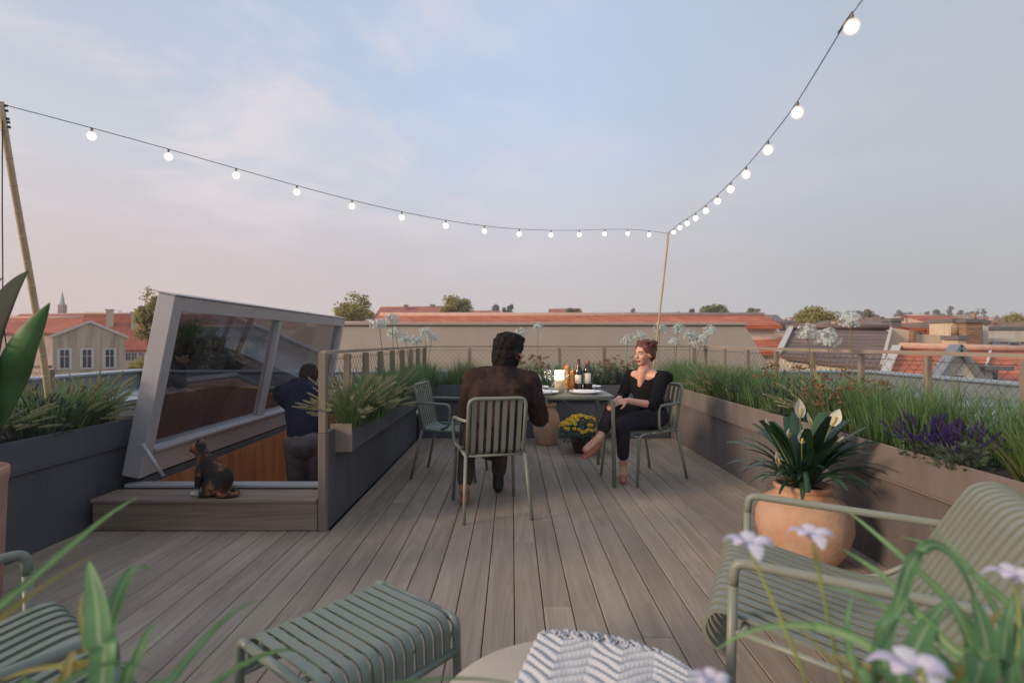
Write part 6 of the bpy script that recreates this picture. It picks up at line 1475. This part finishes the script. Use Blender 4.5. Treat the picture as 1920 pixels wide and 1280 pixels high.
b.cap(shL + V3((.05, 0, 0)), shR - V3((.05, 0, 0)), .075, .075); b.cap(neck - V3((0, .012, .035)), neck + V3((.01, .0, .022)), .082, .062); b.cap(neck - V3((0, .02, .06)), shL, .085, .08); b.cap(neck - V3((0, .02, .06)), shR, .085, .08)
for (s_, e_, h_) in ((shL, elL, haL), (shR, elR, haR)):
    b.cap(s_, e_, .088, .074); b.cap(e_, e_ + (h_ - e_) * .86, .072, .056)
    for q in (.35, .6, .82): pp = s_ + (e_ - s_) * q; b.ell(pp + V3((rnd.uniform(-.01, .01), -.02, 0)), (.064, .05, .018), G)
b.cap(neck - V3((.0, .03, .09)), neck - V3((.0, .04, .03)), .10, .08); b.cap(neck - V3((.05, .01, .055)), neck - V3((-.05, .01, .055)), .085, .085); b.cap(neck - V3((.02, .03, .05)), shL + V3((.03, -.01, .015)), .075, .078); b.cap(shL + V3((.06, -.01, .02)), neck - V3((0, .02, .03)), .072, .075); b.cap(shR + V3((-.06, -.01, .02)), neck - V3((0, .02, .03)), .072, .075)
b.tube([neck + V3((math.cos(k * .6) * .072, math.sin(k * .6) * .068 + .0, -.022 + .012 * math.sin(k * .6))) for k in range(12)], .017, 8)
jk = body_obj(b, "jacket", M['jacket'], pm, .009, 5); folds(jk, .024, .055)
b = MB(); b.ell(hip - V3((0, 0, .03)), (.185, .14, .10), G)
for (h_, k_, n_) in ((hpL, knL, anL), (hpR, knR, anR)): b.cap(h_, k_, .10, .076); b.cap(k_, k_ + (n_ - k_) * .84, .074, .062)
body_obj(b, "trousers", M['brown_t'], pm, .009, 5)
b = MB(); b.cap(anL - V3((0, .02, .072)), anL + V3((0, .05, -.072)), .034, .036); b.cap(anL + V3((-.005, .08, -.075)), anL + V3((-.01, .16, -.078)), .037, .03); body_obj(b, "sandal", M['sandal'], pm, .006, 3)
b = MB(); b.cap(anR + V3((0, 0, .03)), anR - V3((0, .01, .06)), .045, .046); b.cap(anR + V3((0, -.02, -.068)), anR + V3((0, .15, -.07)), .042, .034); body_obj(b, "boot", M['boot'], pm, .007, 3)

# ---- cat on the step, facing left
def cat_mat():
    m, nt, N, L, out = newmat('tortoiseshell_fur'); b = N("ShaderNodeBsdfPrincipled"); L(b.outputs[0], out.inputs[0]); b.inputs["Roughness"].default_value = .9
    tc = N("ShaderNodeTexCoord"); nz = N("ShaderNodeTexNoise"); nz.inputs["Scale"].default_value = 13; nz.inputs["Detail"].default_value = 5; nz.inputs["Roughness"].default_value = .6; L(tc.outputs["Object"], nz.inputs[0])
    rp = ramp(nt, [(.46, (.018, .013, .010)), (.55, (.045, .026, .017)), (.61, (.24, .09, .035)), (.70, (.34, .15, .06))]); L(nz.outputs["Fac"], rp.inputs[0])
    sp = N("ShaderNodeSeparateXYZ"); L(tc.outputs["Object"], sp.inputs[0])
    lo = N("ShaderNodeMapRange"); lo.interpolation_type = 'SMOOTHSTEP'; lo.inputs[1].default_value = .055; lo.inputs[2].default_value = .03; L(sp.outputs[2], lo.inputs[0])      # white paws
    fx = N("ShaderNodeMapRange"); fx.interpolation_type = 'SMOOTHSTEP'; fx.inputs[1].default_value = -.03; fx.inputs[2].default_value = -.06; L(sp.outputs[0], fx.inputs[0])
    ch = N("ShaderNodeMapRange"); ch.interpolation_type = 'SMOOTHSTEP'; ch.inputs[1].default_value = -.085; ch.inputs[2].default_value = -.10; L(sp.outputs[0], ch.inputs[0])
    cz = N("ShaderNodeMapRange"); cz.interpolation_type = 'SMOOTHSTEP'; cz.inputs[1].default_value = .20; cz.inputs[2].default_value = .16; L(sp.outputs[2], cz.inputs[0])
    m1 = N("ShaderNodeMath"); m1.operation = 'MULTIPLY'; L(lo.outputs[0], m1.inputs[0]); L(fx.outputs[0], m1.inputs[1])
    m2 = N("ShaderNodeMath"); m2.operation = 'MULTIPLY'; L(ch.outputs[0], m2.inputs[0]); L(cz.outputs[0], m2.inputs[1])
    mxx = N("ShaderNodeMath"); mxx.operation = 'MAXIMUM'; L(m1.outputs[0], mxx.inputs[0]); L(m2.outputs[0], mxx.inputs[1])
    mx = N("ShaderNodeMix"); mx.data_type = 'RGBA'; L(mxx.outputs[0], mx.inputs[0]); L(rp.outputs[0], mx.inputs[6]); mx.inputs[7].default_value = (.58, .56, .52, 1); L(mx.outputs[2], b.inputs["Base Color"])
    n2 = N("ShaderNodeTexNoise"); n2.inputs["Scale"].default_value = 180; L(tc.outputs["Object"], n2.inputs[0]); bp = N("ShaderNodeBump"); bp.inputs["Strength"].default_value = .6; bp.inputs["Distance"].default_value = .006; L(n2.outputs["Fac"], bp.inputs["Height"]); L(bp.outputs[0], b.inputs["Normal"]); return m
cx = X(398, 3.47); cc = V3((cx, 3.47, .206)); ct_ = thing("cat", "black and orange tortoiseshell cat with white paws sitting on the wooden step", "cat", cc)
q = lambda x, y, z: cc + V3((x, y, z))
b = MB()
b.ell(q(.045, 0, .095), (.088, .075, .095)); b.cap(q(.04, 0, .11), q(-.035, 0, .20), .075, .058); b.ell(q(-.035, 0, .175), (.058, .055, .075)); b.cap(q(-.035, 0, .215), q(-.075, 0, .28), .046, .040)
b.ell(q(-.09, 0, .302), (.048, .044, .042)); b.ell(q(-.128, 0, .288), (.020, .021, .017)); b.cap(q(-.09, 0, .31), q(-.115, 0, .305), .036, .026)
for s in (-1, 1):
    b.cap(q(-.078, s * .026, .33), q(-.072, s * .036, .368), .017, .004, 8)
    b.cap(q(-.06, s * .036, .17), q(-.078, s * .032, .075), .027, .018); b.cap(q(-.078, s * .032, .075), q(-.080, s * .032, .018), .018, .016); b.cap(q(-.080, s * .032, .014), q(-.112, s * .032, .013), .0155, .0145)
    b.ell(q(.035, s * .062, .065), (.068, .032, .062)); b.cap(q(.02, s * .075, .02), q(-.045, s * .075, .017), .020, .017)
tl = spline([q(.12, 0, .04), q(.17, -.02, .022), q(.185, -.06, .018), q(.14, -.085, .018), q(.09, -.09, .018)], 5)
for i in range(len(tl) - 1): b.cap(tl[i], tl[i + 1], .017, .016, 8)
body_obj(b, "body", cat_mat(), ct_, .005, 3)
b = MB()
for s in (-1, 1): b.ell(q(-.122, s * .022, .310), (.006, .006, .006), None, 8, 6)
b.build("eye", simple('cat_eye', (.30, .26, .04), .15, .1), ct_, cc)
b = MB(); b.ell(q(-.147, 0, .292), (.004, .006, .004), None, 8, 6); b.build("nose", M['lip'], ct_, cc)

# ---- person on the stairs, seen from behind, half hidden by the corner post
ps = thing("person", "person in a dark navy top going down the stairwell beside the corner post", "person", (-1.72, 4.45, -.55))
M['auburn_d'] = simple('brown_hair', (.03, .018, .012), .7, .4, 40, .5, bscale=140, spec=.2); M['navy'] = simple('navy_top', (.018, .022, .04), .9, .25, 20, .3, spec=.15); M['greytr'] = simple('grey_trousers', (.13, .115, .12), .9, .25, 12, .3, spec=.15)
f_ = V3((-.15, 1, 0)).normalized(); G = frame(f_); hip = V3((-1.70, 4.42, .36)); sh = V3((-1.86, 4.66, .76)); hc = V3((-1.87, 4.90, .86)); HF = frame((-.30, .7, -.65), (-.1, .5, .8))
b = MB(); a = head(b, hc, HF, .95); b.cap(sh + V3((0, .03, .0)), hc, .052, .047); b.cap(hip, sh, .12, .12)
arms = ((1, sh + V3((.16, -.02, -.02)), V3((-1.715, 4.60, .50)), V3((-1.80, 4.82, .48))), (-1, sh + V3((-.16, .0, -.02)), V3((-2.0, 4.90, .55)), V3((-1.92, 5.1, .48))))
for (sd_, s_, e_, h_) in arms: b.cap(s_, e_, .046, .037); b.cap(e_, h_, .037, .026); hand(b, h_, V3((-.2, .9, .1)), V3((0, 0, -1)), .95, .7, sd_)
legs = [(hip + V3((q * .09, 0, 0)), V3((-1.72 + q * .09, 4.52, -.08)), V3((-1.72 + q * .085, 4.42 + .02 * q, -.47)), V3((-1.74 + q * .09, 4.50, -.525))) for q in (-1, 1)]
for (h_, k_, n_, ft) in legs: b.cap(h_, k_, .08, .058); b.cap(k_, n_, .055, .036); b.cap(n_ - V3((0, .03, .03)), ft + V3((0, .06, 0)), .034, .028)
body_obj(b, "body", M['skin'], ps, .007, 4); face_bits(a, ps, HF, .95)
b = MB(); b.ell(hc + HF @ V3((0, -.025, .035)), (.086, .100, .095), HF); b.ell(hc + HF @ V3((0, -.06, -.03)), (.080, .06, .09), HF)
folds(body_obj(b, "hair", M['auburn_d'], ps, .007, 2), .025, .035)
b = MB(); b.cap(hip + (sh - hip) * .12, sh, .15, .13); b.ell(sh - V3((0, 0, .04)), (.20, .13, .13), G); b.cap(sh + V3((-.15, 0, 0)), sh + V3((.15, 0, 0)), .078, .078)
for (sd_, s_, e_, h_) in arms: b.cap(s_, s_ + (e_ - s_) * .62, .070, .056)
folds(body_obj(b, "top", M['navy'], ps, .009, 5), .018, .09)
b = MB(); b.ell(hip, (.17, .14, .13), G)
for (h_, k_, n_, ft) in legs: b.cap(h_, k_, .10, .078); b.cap(k_, n_, .075, .06)
folds(body_obj(b, "trousers", M['greytr'], ps, .009, 5), .012, .08)

# ------------------------------------------------------------------ evening haze
mb = MB(); mb.box(-230, 270, -30, 240, GZ - 1, 30)
hz = mb.build("haze", None, org=(30, 140, 8)); tag(hz, "thin evening haze over the roofs", kind="stuff"); hz.display_type = 'WIRE'
m, nt, N, L, out = newmat('evening_haze'); v = N("ShaderNodeVolumePrincipled"); v.inputs["Color"].default_value = (.90, .88, .92, 1); v.inputs["Density"].default_value = .0013; L(v.outputs[0], out.inputs["Volume"]); hz.data.materials.append(m)
